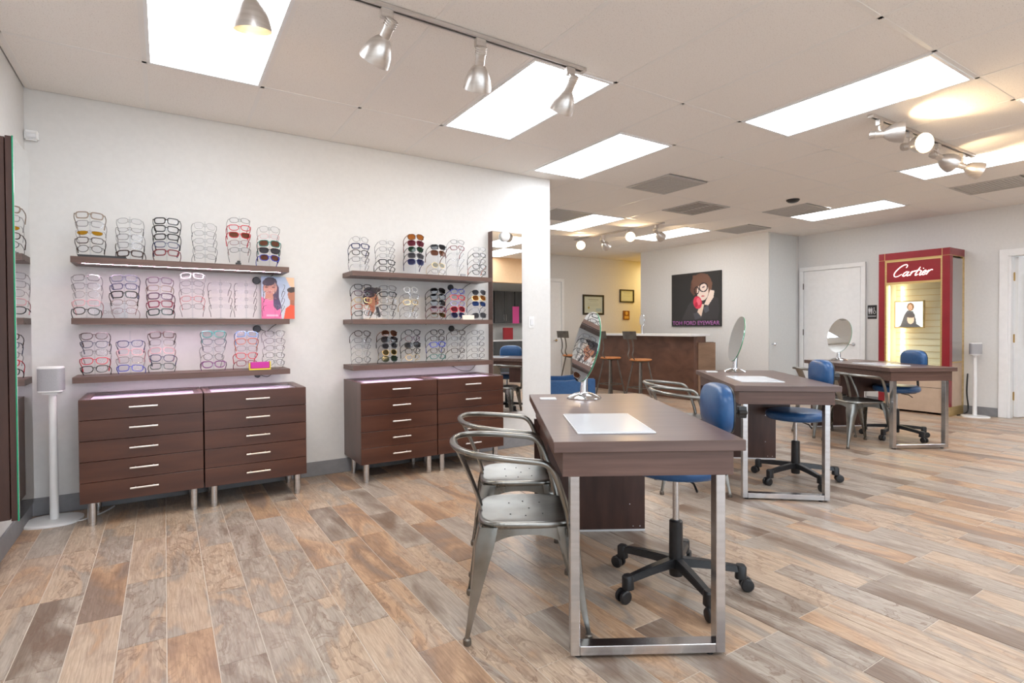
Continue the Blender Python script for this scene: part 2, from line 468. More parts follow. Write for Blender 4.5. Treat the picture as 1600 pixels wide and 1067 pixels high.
def baseboard(name, x0, y0, x1, y1):
    o = struct(MB().box(x0, y0, 0, x1, y1, 0.115).build(name, M_base, smooth=False, bevel=0.002, seg=1), 'grey vinyl baseboard', 'baseboard'); return o
baseboard('baseboard_left', XL, YW-0.012, XE+0.012, YW)
baseboard('baseboard_left_end', XE, YW, XE+0.012, YB)
baseboard('baseboard_side', XL, YF, XL+0.012, YW-0.012)
baseboard('baseboard_right', XR-0.012, 2.63, XR, 4.21)
baseboard('baseboard_poster', XP-0.012, YN-0.012, XP, 8.14)
baseboard('baseboard_nook', XP, YN-0.012, XR, YN)
baseboard('baseboard_back', 7.18, YB-0.012, 10.9, YB)

# ceiling
ceil = struct(MB().box(XL-0.1, YF, ZC+0.03, 12.2, YB+0.1, ZC+0.1).build('ceiling', M_tile, smooth=False), 'suspended ceiling of white fissured tiles', 'ceiling')
GX0, GP = -0.08, 0.624
LIGHTS = {(0, 2.57): 'front', (3, 2.57): '', (5, 3.19): '', (6, 1.335): '', (10, 1.335): '', (12, 3.19): '', (8, 5.67): '', (11, 5.67): '',
          (0, -1.14): '', (3, -1.14): '', (6, -1.14): '', (9, -1.14): '', (12, -1.14): '', (0, 0.095): '', (8, 0.095): '', (12, 0.095): '', (6, 6.91): ''}  # unseen panels, added as fill and to brighten right wall and reception
LABEL = {(0, 2.57): 'wide ceiling light panel at upper left, nearest the viewer', (3, 2.57): 'ceiling light panel behind the long track of four lamps',
         (5, 3.19): 'ceiling light panel just in front of the left wall end', (6, 1.335): 'long ceiling light panel above the middle of the showroom',
         (10, 1.335): 'ceiling light panel at right edge behind the short lamp track', (12, 3.19): 'far ceiling light panel in front of the red display tower',
         (8, 5.67): 'ceiling light panel over the reception area beside the wall end', (6, 6.91): 'added unseen ceiling light panel behind the left wall end',  # the hidden panel is added to brighten the back area
         (11, 5.67): 'ceiling light panel behind the reception lamp track, near the poster wall'}
VENT = {(7, 3.81): 'square grey ceiling return grille near the left wall end', (9, 4.43): 'dark slatted ceiling air vent over the reception area',
        (11, 3.81): 'grey ceiling grille beside the far light panel', (12, 1.95): 'grey ceiling grille under the right lamp track',
        (7, 5.67): 'grey ceiling grille above the reception bar stools', (12, 5.05): 'pale grey ceiling grille near the poster wall'}
rows_a = [-2.38, -1.14, 0.095, 1.335, 2.57, 3.81, YW]
rows_b = [-2.38, -1.14, 0.095, 1.335, 2.57, 3.19, 4.43, 5.67, 6.91, 8.15, YB]
tile_mesh = {}
ORD_ = ['first', 'second', 'third', 'fourth', 'fifth']
def ceil_light(x0, y0, x1, y1, label):
    t = thing('ceiling_light', label, 'light panel', ((x0+x1)/2, (y0+y1)/2, ZC), 0, 'fluorescent ceiling panels')
    w, h = (x1-x0)/2-0.012, (y1-y0)/2-0.012
    f = MB()
    for a in ((-w, -h, w, -h+0.018), (-w, h-0.018, w, h), (-w, -h+0.018, -w+0.018, h-0.018), (w-0.018, -h+0.018, w, h-0.018)):
        f.box(a[0], a[1], -0.008, a[2], a[3], 0.004)
    f.build('frame', M_white, t, smooth=False)
    MB().box(-w+0.018, -h+0.018, -0.004, w-0.018, h-0.018, 0.002).build('diffuser', M_panel, t, smooth=False)
def ceil_vent(x0, y0, x1, y1, label, dark):
    t = thing('ceiling_vent', label, 'vent', ((x0+x1)/2, (y0+y1)/2, ZC), 0, 'ceiling air grilles')
    w, h = (x1-x0)/2-0.012, (y1-y0)/2-0.012
    MB().box(-w, -h, -0.002, w, h, 0.004).build('backing', M_grild if dark else M_grill, t, smooth=False)
    f = MB()
    for a in ((-w, -h, w, -h+0.03), (-w, h-0.03, w, h), (-w, -h+0.03, -w+0.03, h-0.03), (w-0.03, -h+0.03, w, h-0.03)):
        f.box(a[0], a[1], -0.010, a[2], a[3], 0.0)
    if dark: f.box(-0.015, -h, -0.010, 0.015, h, 0)
    f.build('frame', M_grill, t, smooth=False)
    n = 10 if dark else 16
    for k in range(n):
        y = -h+0.045+(2*h-0.09)*k/(n-1)
        MB().box(-w+0.03, -0.006, -0.007, w-0.03, 0.006, -0.002).build('slat', M_grill, t, loc=(0, y, 0), smooth=False)
def cell(x0, y0, x1, y1, i):
    key = (i, round(y0, 3))
    if key in LIGHTS:
        return ceil_light(x0, y0, x1, y1, LABEL.get(key) or 'added ceiling panel out of view, %s from left in the %s row' % (ORD_[i//3], 'front' if key[1] < 0 else 'near'))
    for (vi, vy), lb in VENT.items():
        if vi == i and abs(vy-y0) < 0.01 and y1-y0 < 0.7:
            return ceil_vent(x0, y0, x1, y1, lb, vi == 9)
        if vi == i and y0-0.01 < vy < y1-0.3 and y1-y0 > 0.7:
            ys = sorted(set([y0, vy, vy+0.62, y1])); ys = [a for q, a in enumerate(ys) if q == 0 or a-ys[q-1] > 0.05]
            for a, c in zip(ys[:-1], ys[1:]): cell(x0, a, x1, c, i)
            return
    g = 0.008
    k = (round(x1-x0, 3), round(y1-y0, 3))
    if k not in tile_mesh:
        w, h = k[0]/2-g, k[1]/2-g
        me = MB().box(-w, -h, 0, w, h, 0.015).mesh('ceiling_tile', smooth=False); me.materials.append(M_tile); tile_mesh[k] = me
    link('ceiling_tile', tile_mesh[k], ceil, ((x0+x1)/2, (y0+y1)/2, ZC+random.uniform(0, 0.0015)))
for i in range(-2, 17):
    x0, x1 = GX0+i*GP, GX0+(i+1)*GP
    if i == -2: x0 = XL; x1 = GX0-GP; 
    if x1-x0 < 0.03: continue
    rows = rows_a if x1 < XE-0.3 else rows_b
    if x0 > XR+0.3: continue
    for a, c in zip(rows[:-1], rows[1:]):
        cell(x0, a, min(x1, 9.9), c, i)
for i in range(-1, 17):
    x = GX0+i*GP
    if x < 9.9: MB().box(x-0.012, YF, ZC-0.001, x+0.012, YW if x < 3.0 else YB, ZC+0.010).build('grid_bar', M_tbar, ceil, smooth=False)
for y in rows_a[:-1]: MB().box(XL, y-0.012, ZC-0.001, 3.04 if y > 3 else 9.9, y+0.012, ZC+0.011).build('grid_bar', M_tbar, ceil, smooth=False)
for y in rows_b[5:-1]: MB().box(3.04 if y < YW else XE, y-0.012, ZC-0.001, 9.9, y+0.012, ZC+0.011).build('grid_bar', M_tbar, ceil, smooth=False)
# exam room and hall lamps
ceil_light(10.0, 1.6, 10.9, 2.9, 'ceiling light panel inside the bright room behind the open door')
ld = bpy.data.lights.new('hall_lamp', 'AREA'); ld.energy = 15; ld.size = 0.5; ld.color = (1.0, 0.80, 0.42)
lo = bpy.data.objects.new('hall_lamp', ld); COL.objects.link(lo); lo.location = (10.0, 8.7, 2.70)

# ------------------------------------------------------------------ doors
def lever(parent, x, z, y=-0.03, side=-1):
    b_ = MB().lathe([(0.0, 0), (0.028, 0), (0.028, 0.008), (0.0, 0.008)], 16, Matrix.Translation((x, y, z)) @ Matrix.Rotation(PI/2, 4, 'X'))
    b_.tube([(x, y, z), (x, y-0.045, z), (x+side*0.02, y-0.052, z), (x+side*0.11, y-0.05, z)], 0.009, 8)
    return b_.build('door_handle', M_mirchrome, parent)
def framed_door(name, label, loc, rotz, w, h, cas=0.075, hinge=True, hx=None):
    """closed door, local x right, facing -y, origin at floor centre"""
    t = link(name, None, None, loc, rotz); struct(t, label, 'door')
    MB().box(-w/2, -0.012, 0.01, w/2, 0.02, h).build('door_leaf', M_white, t, bevel=0.002, seg=1)
    for s_ in (-1, 1):
        MB().box(s_*(w/2+0.006), -0.022, 0, s_*(w/2+cas), 0.0, h+0.006).build('door_casing', M_white, t, bevel=0.003, seg=1)
    MB().box(-w/2-cas, -0.022, h+0.006, w/2+cas, 0, h+cas).build('door_casing', M_white, t, bevel=0.003, seg=1)
    if hinge:
        for z in (0.22, 1.1, h-0.25):
            MB().cyl((-w/2-0.003, -0.026, z-0.05), (-w/2-0.003, -0.026, z+0.05), 0.008, n=8).build('hinge', M_iron, t)
    return t
d1 = framed_door('door_1', 'closed white restroom door in white frame', (XR-0.021, (4.297+5.187)/2, 0), -PI/2, 0.89, 2.12)
lever(d1, 0.35, 0.91, -0.012)
d2 = framed_door('door_2', 'white door on the far back wall beside the wall end', (6.70, YB-0.021, 0), 0, 0.86, 2.16, hinge=False)
lever(d2, 0.29, 0.93, -0.012)
d3 = link('door_3', None, None, ((XP+XR)/2-0.05, YN-0.004, 0), 0); struct(d3, 'flush pale door in the short wall beside the poster wall', 'door')
MB().box(-0.37, -0.006, 0.12, 0.40, 0.003, ZC-0.02).build('door_leaf', M_wall_blue, d3, smooth=False)
MB().lathe([(0, 0), (0.012, 0), (0.012, 0.03), (0.026, 0.04), (0.03, 0.055), (0.02, 0.07), (0, 0.072)], 14, Matrix.Translation((-0.30, -0.006, 0.91)) @ Matrix.Rotation(PI/2, 4, 'X')).build('door_knob', M_mirchrome, d3)
# open door at right edge, hinged on its left jamb and swung into the bright room
d4 = link('door_4', None, None, (XR, DY1, 0), 0); struct(d4, 'white door standing open at the right edge of the picture', 'door')
cas = MB(); cas.box(-0.022, 0.0, 0, 0.0, 0.09, DZ+0.09); cas.build('door_casing', M_white, d4, bevel=0.003, seg=1)
MB().box(-0.022, DY0-DY1-0.09, DZ, 0.0, 0.0, DZ+0.09).build('door_casing', M_white, d4, bevel=0.003, seg=1)
MB().box(-0.022, DY0-DY1-0.09, 0, 0, DY0-DY1, DZ).build('door_casing', M_white, d4, bevel=0.003, seg=1)
MB().box(0.0, -0.025, 0, 0.1, 0.0, DZ).build('door_jamb', M_white, d4, smooth=False)
MB().box(0.0, DY0-DY1, 0, 0.1, DY0-DY1+0.025, DZ).build('door_jamb', M_white, d4, smooth=False)
leaf = MB().box(0, -0.045, 0.012, 0.86, 0.0, DZ-0.01).build('door_leaf', M_white, d4, loc=(0.105, -0.03, 0), rotz=R(-17), bevel=0.002, seg=1)
for z in (0.28, 1.03, 1.83):
    h = MB().box(0.088, -0.034, z-0.05, 0.112, -0.022, z+0.05); h.cyl((0.104, -0.03, z-0.055), (0.104, -0.03, z+0.055), 0.009, n=8)
    h.build('hinge', M_brass, d4)
pp = thing('wall_poster', 'pale framed poster on the open white door at right', 'poster', (XR+0.105+0.38*math.cos(R(-17))-0.046*math.sin(R(17)), DY1-0.03+0.38*math.sin(R(-17))-0.046*math.cos(R(17)), 1.38), R(-17))
MB().box(-0.27, -0.02, -0.46, 0.27, -0.001, 0.46).build('frame', M_cabgrey, pp, bevel=0.003, seg=1)
picture('print', 0.50, 0.88, 30, 50, [('e', 0.3, 0.75, 0.25, 0.2, 0, (196, 176, 158)), ('e', 0.6, 0.6, 0.2, 0.16, 0.4, (168, 186, 206)), ('p', [(0, 0.1), (1, 0.1), (1, 0.16), (0, 0.16)], (120, 150, 190))], (224, 230, 236), M_print, pp, (0, -0.0212, 0))

# restroom sign
sg = thing('restroom_sign', 'black restroom sign with white figures beside the closed door', 'sign', (XR-0.001, 4.138, 1.415), -PI/2)
MB().box(-0.064, -0.008, -0.105, 0.064, 0, 0.105).build('plate', M_black, sg, bevel=0.003, seg=1)
fig = MB()
for x in (-0.04, -0.012):
    fig.lathe([(0, -0.010), (0.0075, -0.010), (0.0075, -0.008), (0, -0.008)], 10, Matrix.Translation((x, 0, 0.062)) @ Matrix.Rotation(PI/2, 4, 'X') @ Matrix.Translation((0, 0, 0.018)))
    fig.prism_y([(x-0.012, 0.05), (x+0.012, 0.05), (x+0.010, 0.0), (x+0.006, 0.0), (x+0.005, -0.03), (x-0.005, -0.03), (x-0.006, 0.0), (x-0.010, 0.0)], -0.010, -0.008)
fig.box(0.006, -0.010, -0.03, 0.009, -0.008, 0.065)
x = 0.034
fig.lathe([(0, 0.008), (0.007, 0.008), (0.007, 0.010), (0, 0.010)], 10, Matrix.Translation((x-0.006, 0, 0.062)) @ Matrix.Rotation(PI/2, 4, 'X'))
fig.tube([(x-0.006, -0.009, 0.05), (x-0.004, -0.009, 0.015), (x+0.012, -0.009, 0.015), (x+0.020, -0.009, -0.012)], 0.004, 6)
fig.tube([(x+0.016*math.cos(a), -0.009, -0.006+0.020*math.sin(a)) for a in [R(120+k*20) for k in range(13)]], 0.003, 6)
fig.build('symbols', M_paper, sg)
br = MB(); br.box(-0.058, -0.0095, -0.075, 0.058, -0.008, -0.055); br.build('stripe', M_fab, sg, smooth=False)

# ------------------------------------------------------------------ left wall: shelves
SHZ = [1.66, 1.274, 0.902]; SHT = 0.038; SHF = 4.343
WORDS = ['top', 'middle', 'bottom']
def shelf(x0, x1, z, label, led):
    t = thing('wall_shelf', label, 'shelf', ((x0+x1)/2, YW, z), 0, 'walnut floating shelves')
    hw = (x1-x0)/2; dp = SHF-YW
    bd = MB().box(-hw, dp, -SHT+0.007, hw, 0, 0).box(-hw, dp, -SHT, hw, dp+0.045, -SHT+0.007).box(-hw, dp+0.060, -SHT, hw, 0, -SHT+0.007)
    bd.build('board', M_lam_x, t, smooth=False)
    MB().box(-hw+0.05, dp+0.0465, -SHT+0.0003, hw-0.05, dp+0.0585, -SHT+0.0068).build('led_strip', M_led if led else M_paper, t, smooth=False)
    return t
for k, z in enumerate(SHZ):
    shelf(-0.489, 0.791, z, '%s walnut shelf on the left wall, nearer the viewer' % WORDS[k], True)
for k, z in enumerate(SHZ):
    shelf(1.262, 2.545, z, '%s walnut shelf on the left wall, beside tall mirror' % WORDS[k], k == 2)

# ------------------------------------------------------------------ drawer cabinets
def cabinet(x0, x1, label):
    t = thing('drawer_cabinet', label, 'cabinet', ((x0+x1)/2, YW, 0), 0, 'walnut drawer cabinets')
    w = (x1-x0)/2-0.003; d = 4.148-YW; zb, zt = 0.148, 0.778
    b_ = MB()
    b_.box(-w, d+0.018, zb, -w+0.018, -0.004, zt); b_.box(w-0.018, d+0.018, zb, w, -0.004, zt)
    b_.box(-w+0.018, d+0.018, zb, w-0.018, -0.004, zb+0.018); b_.box(-w+0.018, -0.02, zb+0.018, w-0.018, -0.004, zt)
    b_.build('carcass', M_cab_side, t, smooth=False)
    MB().box(-w+0.0185, d+0.02, zt-0.026, w-0.0185, -0.021, zt-0.016).build('display_tray', M_lav, t, smooth=False)
    rim = MB(); 
    rim.box(-w+0.019, d+0.019, zt-0.012, w-0.019, d+0.045, zt-0.002); rim.box(-w+0.019, -0.06, zt-0.012, w-0.019, -0.021, zt-0.002)
    rim.box(-w+0.019, d+0.045, zt-0.012, -w+0.045, -0.06, zt-0.002); rim.box(w-0.045, d+0.045, zt-0.012, w-0.019, -0.06, zt-0.002)
    rim.build('top_rim', M_lam_x, t, smooth=False)
    MB().box(-w+0.02, d+0.02, zt-0.0015, w-0.02, -0.021, zt+0.004).build('glass_top', clear_mat('case_glass', (250, 248, 252), 0.99, 0.02, 0.5), t, smooth=False)
    hgt = (zt-zb)/5
    for k in range(5):
        z0 = zb+k*hgt+0.0015; z1 = zb+(k+1)*hgt-0.0015
        dr = MB().box(-w, d, z0, w, d+0.0175, z1).build('drawer', M_cab, t, bevel=0.0012, seg=1)
        hz = (z0+z1)/2+0.006
        hd = MB().cyl((-0.075, d-0.030, hz), (0.075, d-0.030, hz), 0.0062, n=10)
        for s_ in (-0.048, 0.048): hd.cyl((s_, d-0.030, hz), (s_, d, hz), 0.0045, n=8)
        hd.build('handle', M_nickel, dr)
    for sx in (-1, 1):
        for y in (d+0.055, -0.08):
            MB().lathe([(0, 0), (0.020, 0), (0.020, 0.02), (0.0235, 0.022), (0.0235, zb), (0, zb)], 14, Matrix.Translation((sx*(w-0.055), y, 0))).build('leg', M_chrome, t)
    return t
cabinet(-0.444, 0.212, 'walnut five-drawer cabinet beside the left speaker stand')
cabinet(0.214, 0.864, 'walnut five-drawer cabinet under the left shelves, next to bare grey baseboard')
cabinet(1.259, 1.900, 'walnut five-drawer cabinet under the right shelves, showing its plain brown side')
cabinet(1.902, 2.543, 'walnut five-drawer cabinet half hidden behind the metal armchair arms')

# tall mirror at the end of the right shelves
t = thing('tall_mirror', 'tall narrow mirror with brown edge mounted at the right shelf ends', 'mirror', (2.835, YW, 0))
MB().box(-0.172, -0.075, 0.37, 0.172, 0, 2.13).build('backing_board', M_lam_x, t, bevel=0.002, seg=1)
MB().box(-0.168, -0.081, 0.374, 0.168, -0.0755, 2.126).build('mirror_glass', M_mirror, t, smooth=False)
t2 = thing('round_light', 'small round white light on top of the tall mirror', 'light', (2.80, YW-0.081, 2.085))
MB().lathe([(0, 0), (0.012, 0), (0.012, 0.012), (0.05, 0.014), (0.047, 0.03), (0.03, 0.042), (0, 0.046)], 20, Matrix.Rotation(PI/2, 4, 'X')).build('cap', M_white, t2)
# light switch
t = thing('light_switch', 'white light switch plate near the end of the left wall', 'switch', (3.168, YW, 1.255))
MB().box(-0.037, -0.007, -0.06, 0.037, 0, 0.06).build('plate', M_white, t, bevel=0.003)
MB().box(-0.017, -0.011, -0.033, 0.017, -0.007, 0.033).build('rocker', M_paper, t, bevel=0.002)
# motion detector
t = thing('motion_sensor', 'small white motion sensor high in the left corner', 'sensor', (-0.70, YW, 2.44))
MB().box(-0.036, -0.04, -0.032, 0.036, 0, 0.032).build('housing', M_white, t, bevel=0.008, seg=3)
MB().box(-0.024, -0.043, -0.018, 0.024, -0.04, 0.012).build('lens', M_paper, t, bevel=0.002)

# left edge: wood panel and mirror on the side wall
t = thing('side_mirror', 'tall mirror with green glass edge on a brown box at left picture edge', 'mirror', (XL, 3.68, 0))
MB().box(0.0, -0.17, 0.285, 0.104, 0.17, 2.125).build('backing_box', M_dark, t, bevel=0.002, seg=1)
MB().box(0.108, -0.175, 0.28, 0.132, 0.165, 2.13).build('mirror_board', M_dark, t, bevel=0.001, seg=1)
MB().box(0.104, -0.12, 0.4, 0.108, 0.12, 2.0).build('spacer', M_black, t, smooth=False)
MB().box(0.132, -0.178, 0.278, 0.138, 0.170, 2.132).build('glass_edge', M_greenedge, t, smooth=False)
MB().box(0.138, -0.1765, 0.2795, 0.1392, 0.1685, 2.1305).build('mirror_glass', M_mirror, t, smooth=False)

# speakers on stands
def speaker(loc, rotz, where):
    t = thing('speaker_stand', 'white floor stand %s' % where[0], 'stand', loc, rotz)
    MB().loft([[(x*1.0, y*1.0, 0.0) for x, y in superell(0.30, 0.26, 2.6, 32)], [(x, y, 0.010) for x, y in superell(0.30, 0.26, 2.6, 32)], [(x*0.96, y*0.96, 0.014) for x, y in superell(0.30, 0.26, 2.6, 32)]]).build('base', M_white, t)
    MB().tube([(0.0, 0.02, 0.013), (0, 0.02, 0.80)], [0.024, 0.020], 16).build('pole', M_white, t)
    MB().box(-0.04, -0.04, 0.80, 0.04, 0.06, 0.812).build('bracket', M_white, t, bevel=0.004)
    s_ = thing('speaker', 'small white and grey speaker %s' % where[1], 'speaker', (loc[0], loc[1], 0.8125), rotz)
    pl = superell(0.130, 0.115, 3.0, 40)
    MB().loft([[(x, y, 0.012) for x, y in pl], [(x, y, 0.148) for x, y in pl]]).build('cloth_body', M_fab, s_)
    MB().loft([[(x*0.9, y*0.9, 0.0) for x, y in pl], [(x*0.985, y*0.985, 0.004) for x, y in pl], [(x*0.985, y*0.985, 0.012) for x, y in pl]]).build('bottom_cap', M_white, s_)
    MB().loft([[(x*0.985, y*0.985, 0.148) for x, y in pl], [(x*0.985, y*0.985, 0.156) for x, y in pl], [(x*0.93, y*0.93, 0.160) for x, y in pl]]).build('top_cap', M_white, s_)
speaker((-0.60, 4.42, 0), R(-8), ('in front of the left corner', 'on a stand at left of the drawer cabinets'))
speaker((8.99, 2.80, 0), R(-60), ('between the red display tower and the open door', 'on a stand beside the red display tower'))
t = tag(MB().tube(catmull([(-0.52, 4.36, 0.008), (-0.46, 4.33, 0.007), (-0.40, 4.38, 0.007), (-0.34, 4.46, 0.007), (-0.30, 4.56, 0.007)], 6), 0.005, 6).build('power_cable', M_paper), 'white cable running from left speaker stand under the cabinet', 'cable')

# ------------------------------------------------------------------ eyewear
C_ = {'black': (26, 26, 30), 'dark brown': (62, 44, 40), 'taupe': (150, 134, 120), 'clear': (224, 222, 222), 'navy': (40, 48, 92), 'slate grey': (92, 96, 110),
      'silver': (140, 140, 140), 'red': (200, 40, 58), 'dark red': (118, 36, 44), 'teal': (22, 120, 112), 'blue': (48, 66, 178), 'purple': (112, 36, 110),
      'white': (238, 238, 240), 'pink': (216, 164, 168), 'plum': (88, 62, 84), 'maroon': (128, 34, 62), 'dark green': (40, 58, 56), 'orange': (180, 84, 44),
      'gold': (200, 172, 118), 'tortoiseshell': (98, 58, 34), 'grey': (104, 104, 106), 'lilac': (150, 140, 200), 'sky blue': (82, 140, 196), 'burgundy': (108, 34, 48)}
LENS = {'yellow': (206, 150, 20), 'brown': (128, 84, 66), 'smoke': (84, 84, 92), 'dark': (44, 44, 48), 'amber': (176, 104, 44), 'wine': (112, 46, 62),
        'green': (46, 74, 56), 'olive': (104, 92, 50), 'indigo': (60, 66, 112), 'cobalt': (46, 82, 150), 'rose': (158, 62, 76)}
CLEAR_LENS = clear_mat('clear_lens', (250, 250, 252), 0.99, 0.02, 0.16)
FM = {}
def frame_mat(cn):
    if cn not in FM:
        if cn == 'clear': FM[cn] = clear_mat('crystal_frame', (214, 212, 216), 0.80, 0.12, 3.0)
        elif cn in ('silver', 'gold'): FM[cn] = mat('wire_'+cn, C_[cn], 0.3, 0.7)
        else: FM[cn] = mat('acetate_'+cn.replace(' ', '_'), C_[cn], 0.25)
    return FM[cn]
def lens_mat(ln): return clear_mat('lens_'+ln, LENS[ln], 1.0, 0.05, 1.2) if ln else CLEAR_LENS

# style: lens width, height, superellipse power, outer lift, rim thickness, word, rimless
STY = {'r': (0.056, 0.039, 4.0, 0.0, 0.0040, 'rectangular'), 'R': (0.056, 0.039, 4.2, 0.0, 0.0064, 'thick rectangular'), 'o': (0.050, 0.047, 2.2, 0.0, 0.0030, 'round'),
       'O': (0.054, 0.046, 2.5, 0.002, 0.0046, 'bold round'), 'c': (0.056, 0.042, 2.7, 0.008, 0.0042, 'cat-eye'), 'C': (0.057, 0.042, 2.8, 0.009, 0.0056, 'bold cat-eye'),
       't': (0.054, 0.040, 2.8, 0.0, 0.0019, 'thin wire'), 'l': (0.053, 0.038, 2.8, 0.0, 0.0, 'rimless'), 'q': (0.058, 0.047, 3.2, 0.0, 0.0050, 'large square'),
       'h': (0.056, 0.044, 2.4, 0.0, 0.0018, 'half-moon'), 'a': (0.057, 0.046, 2.6, 0.0, 0.0015, 'aviator')}
GM = {}
def glasses_meshes(st):
    if st in GM: return GM[st]
    w, h, p, lift, rim, _ = STY[st]
    N_ = 22
    def outline(side, grow):
        pts = []
        for i in range(N_):
            t_ = 2*PI*i/N_; c, s_ = math.cos(t_), math.sin(t_)
            x = (w/2+grow)*math.copysign(abs(c)**(2/p), c); z = (h/2+grow)*math.copysign(abs(s_)**(2/p), s_)
            if st == 'h' and z > 0: z *= 0.35
            if st == 'a': z -= 0.004*(1 if z < 0 else 0); x *= (1.0 if z > 0 else 0.9)
            z += lift*max(0, x/(w/2))**2*(1.0 if z > 0 else 0.45)
            if z < 0: x *= 1-0.10*(-z/(h/2))
            pts.append((side*(0.010+w/2+x), z))
        return pts
    fr = MB(); lenses = []
    dep = 0.0035 if rim > 0.003 else 0.0018
    for sd in (-1, 1):
        inn = outline(sd, 0); out_ = outline(sd, max(rim, 0.0))
        curve = lambda q: 0.012*(q[0]/0.07)**2
        if rim > 0:
            secs = []
            for a, b2 in zip(inn, out_):
                ya, yb = curve(a), curve(b2)
                secs.append([(a[0], ya-dep/2, a[1]), (b2[0], yb-dep/2, b2[1]), (b2[0], yb+dep/2, b2[1]), (a[0], ya+dep/2, a[1])])
            fr.loft(secs, True, False, True)
        lm = MB().loft([[(a[0], curve(a)-0.0006, a[1]) for a in inn], [(a[0], curve(a)+0.0006, a[1]) for a in inn]])
        lenses.append(lm.mesh('lens'))
        # end piece
        xo = 0.010+w+max(rim, 0.001)
        zt_ = h*0.26+lift*0.9
        er = max(rim*0.6, 0.0014)
        if rim > 0: fr.tube([(sd*(xo-0.006), 0.009, zt_), (sd*(xo+0.003), 0.011, zt_), (sd*(xo+0.006), 0.016, zt_)], er, 6)
    rb = max(rim*0.55, 0.0012)
    zb_ = h*0.14
    fr.tube([(-0.0115, 0.0, zb_-0.001), (-0.005, -0.001, zb_+0.004), (0.005, -0.001, zb_+0.004), (0.0115, 0.0, zb_-0.001)], rb, 6)
    if rim < 0.003:
        for sd in (-1, 1): fr.tube([(sd*0.010, 0.001, zb_-0.004), (sd*0.008, 0.006, zb_-0.010), (sd*0.006, 0.008, zb_-0.014)], 0.0012, 5)
    xo = 0.010+w+max(rim, 0.001)+0.006; zt_ = h*0.26+lift*0.9
    temples = []
    tr_ = 0.0030 if rim > 0.003 else 0.0017
    for sd in (-1, 1):
        pts = catmull(([(sd*(xo-0.012), 0.009, zt_)] if rim == 0 else [])+[(sd*xo, 0.016, zt_), (sd*(xo+0.004), 0.06, zt_+0.001), (sd*(xo+0.001), 0.100, zt_-0.001), (sd*(xo-0.004), 0.120, zt_-0.012), (sd*(xo-0.008), 0.138, zt_-0.034)], 3)
        temples.append(MB().tube(pts, [tr_*(0.9 if k < 9 else 1.15) for k in range(len(pts))], 6, flat=1.0).mesh('temple'))
    GM[st] = (fr.mesh('rim'), lenses, temples)
    for me in [GM[st][0]]+lenses+temples: me.materials.append(None)
    return GM[st]
def put(name, me, m_, parent):
    o = link(name, me, parent); o.material_slots[0].link = 'OBJECT'; o.material_slots[0].material = m_; return o
ORD = ['first', 'second', 'third', 'fourth', 'fifth', 'sixth', 'seventh']
def eyeglasses(x, z, yaw, spec, place):
    st, cn, ln, tn = (spec+(None, None))[:4] if len(spec) < 4 else spec
    meF, ml, mt = glasses_meshes(st)
    kind = 'sunglasses' if ln else 'eyeglasses'
    lab = '%s %s %s, %s' % (cn, STY[st][5], kind, place)
    t = thing('eyeglasses', lab, 'sunglasses' if ln else 'glasses', (x, RODY-0.016, z), 0, 'eyewear on the wall shelves')
    t.rotation_euler = (R(-24+random.uniform(-4, 4)), R(random.uniform(-2.5, 2.5)), yaw)
    put('frame_front', meF, frame_mat(cn), t)
    tm = frame_mat(tn or ('grey' if cn in ('silver', 'clear') and st in 'tal' else cn))
    for k in (0, 1):
        put('temple', mt[k], tm, t); put('lens', ml[k], lens_mat(ln), t)
RODY = 4.44
# each rack: x, z of the top pair, list from the top down (None leaves the peg empty); (style, frame, lens, temple)
G = {}
G[('left', 0)] = [
 (-0.397, 1.935, [('R','taupe'), ('r','clear'), ('h','clear','yellow'), ('r','dark brown'), ('o','black')]),
 (-0.186, 1.920, [('t','silver'), ('h','dark brown'), ('r','clear'), ('r','clear',None,'black'), ('R','dark brown')]),
 (0.020, 1.940, [('R','black'), ('R','black'), ('R','black'), ('r','navy'), ('R','dark red')]),
 (0.250, 1.930, [('a','silver'), ('t','silver'), ('t','silver'), ('t','silver'), ('t','silver')]),
 (0.471, 1.990, [('t','black'), ('c','red'), ('c','red','brown'), ('t','dark red'), ('t','dark green')]),
 (0.670, 1.945, [('a','grey'), ('t','pink'), ('q','teal','brown'), ('c','black','smoke'), ('O','blue','brown')])]
G[('left', 1)] = [
 (-0.420, 1.535, [('r','clear'), ('r','clear'), ('o','clear'), ('r','pink'), ('O','black')]),
 (-0.221, 1.540, [('R','slate grey'), ('r','navy'), ('R','black'), ('t','tortoiseshell'), ('t','dark red')]),
 (-0.021, 1.535, [('r','plum'), ('r','taupe'), ('R','plum'), ('R','maroon'), ('R','dark green')]),
 (0.168, 1.575, [('r','white'), ('t','grey'), ('t','silver'), ('t','red'), ('t','grey')]),
 (0.343, 1.525, [('l','silver'), ('l','silver'), ('l','silver'), ('l','silver')]),
 (0.509, 1.525, [('l','silver'), ('l','grey'), ('l','silver'), ('l','grey')]),
 (0.706, 1.530, [('l','grey'), ('l','silver'), ('l','grey'), ('l','silver')])]
G[('left', 2)] = [
 (-0.383, 1.160, [('c','dark brown'), ('c','slate grey'), ('r','clear'), ('c','red'), ('c','black')]),
 (-0.193, 1.160, [None, ('c','navy'), ('r','pink'), ('r','clear'), ('r','blue')]),
 (-0.014, 1.165, [('R','dark brown'), ('r','clear'), ('r','pink'), ('c','navy'), ('r','dark green')]),
 (0.294, 1.165, [('C','teal'), ('c','slate grey'), ('c','clear'), ('o','black'), ('C','purple')]),
 (0.509, 1.165, [('r','sky blue'), ('c','orange'), ('t','grey'), ('c','red'), ('r','maroon')]),
 (0.701, 1.165, [('c','clear'), ('t','plum'), ('t','dark brown'), ('t','black'), ('o','grey')])]
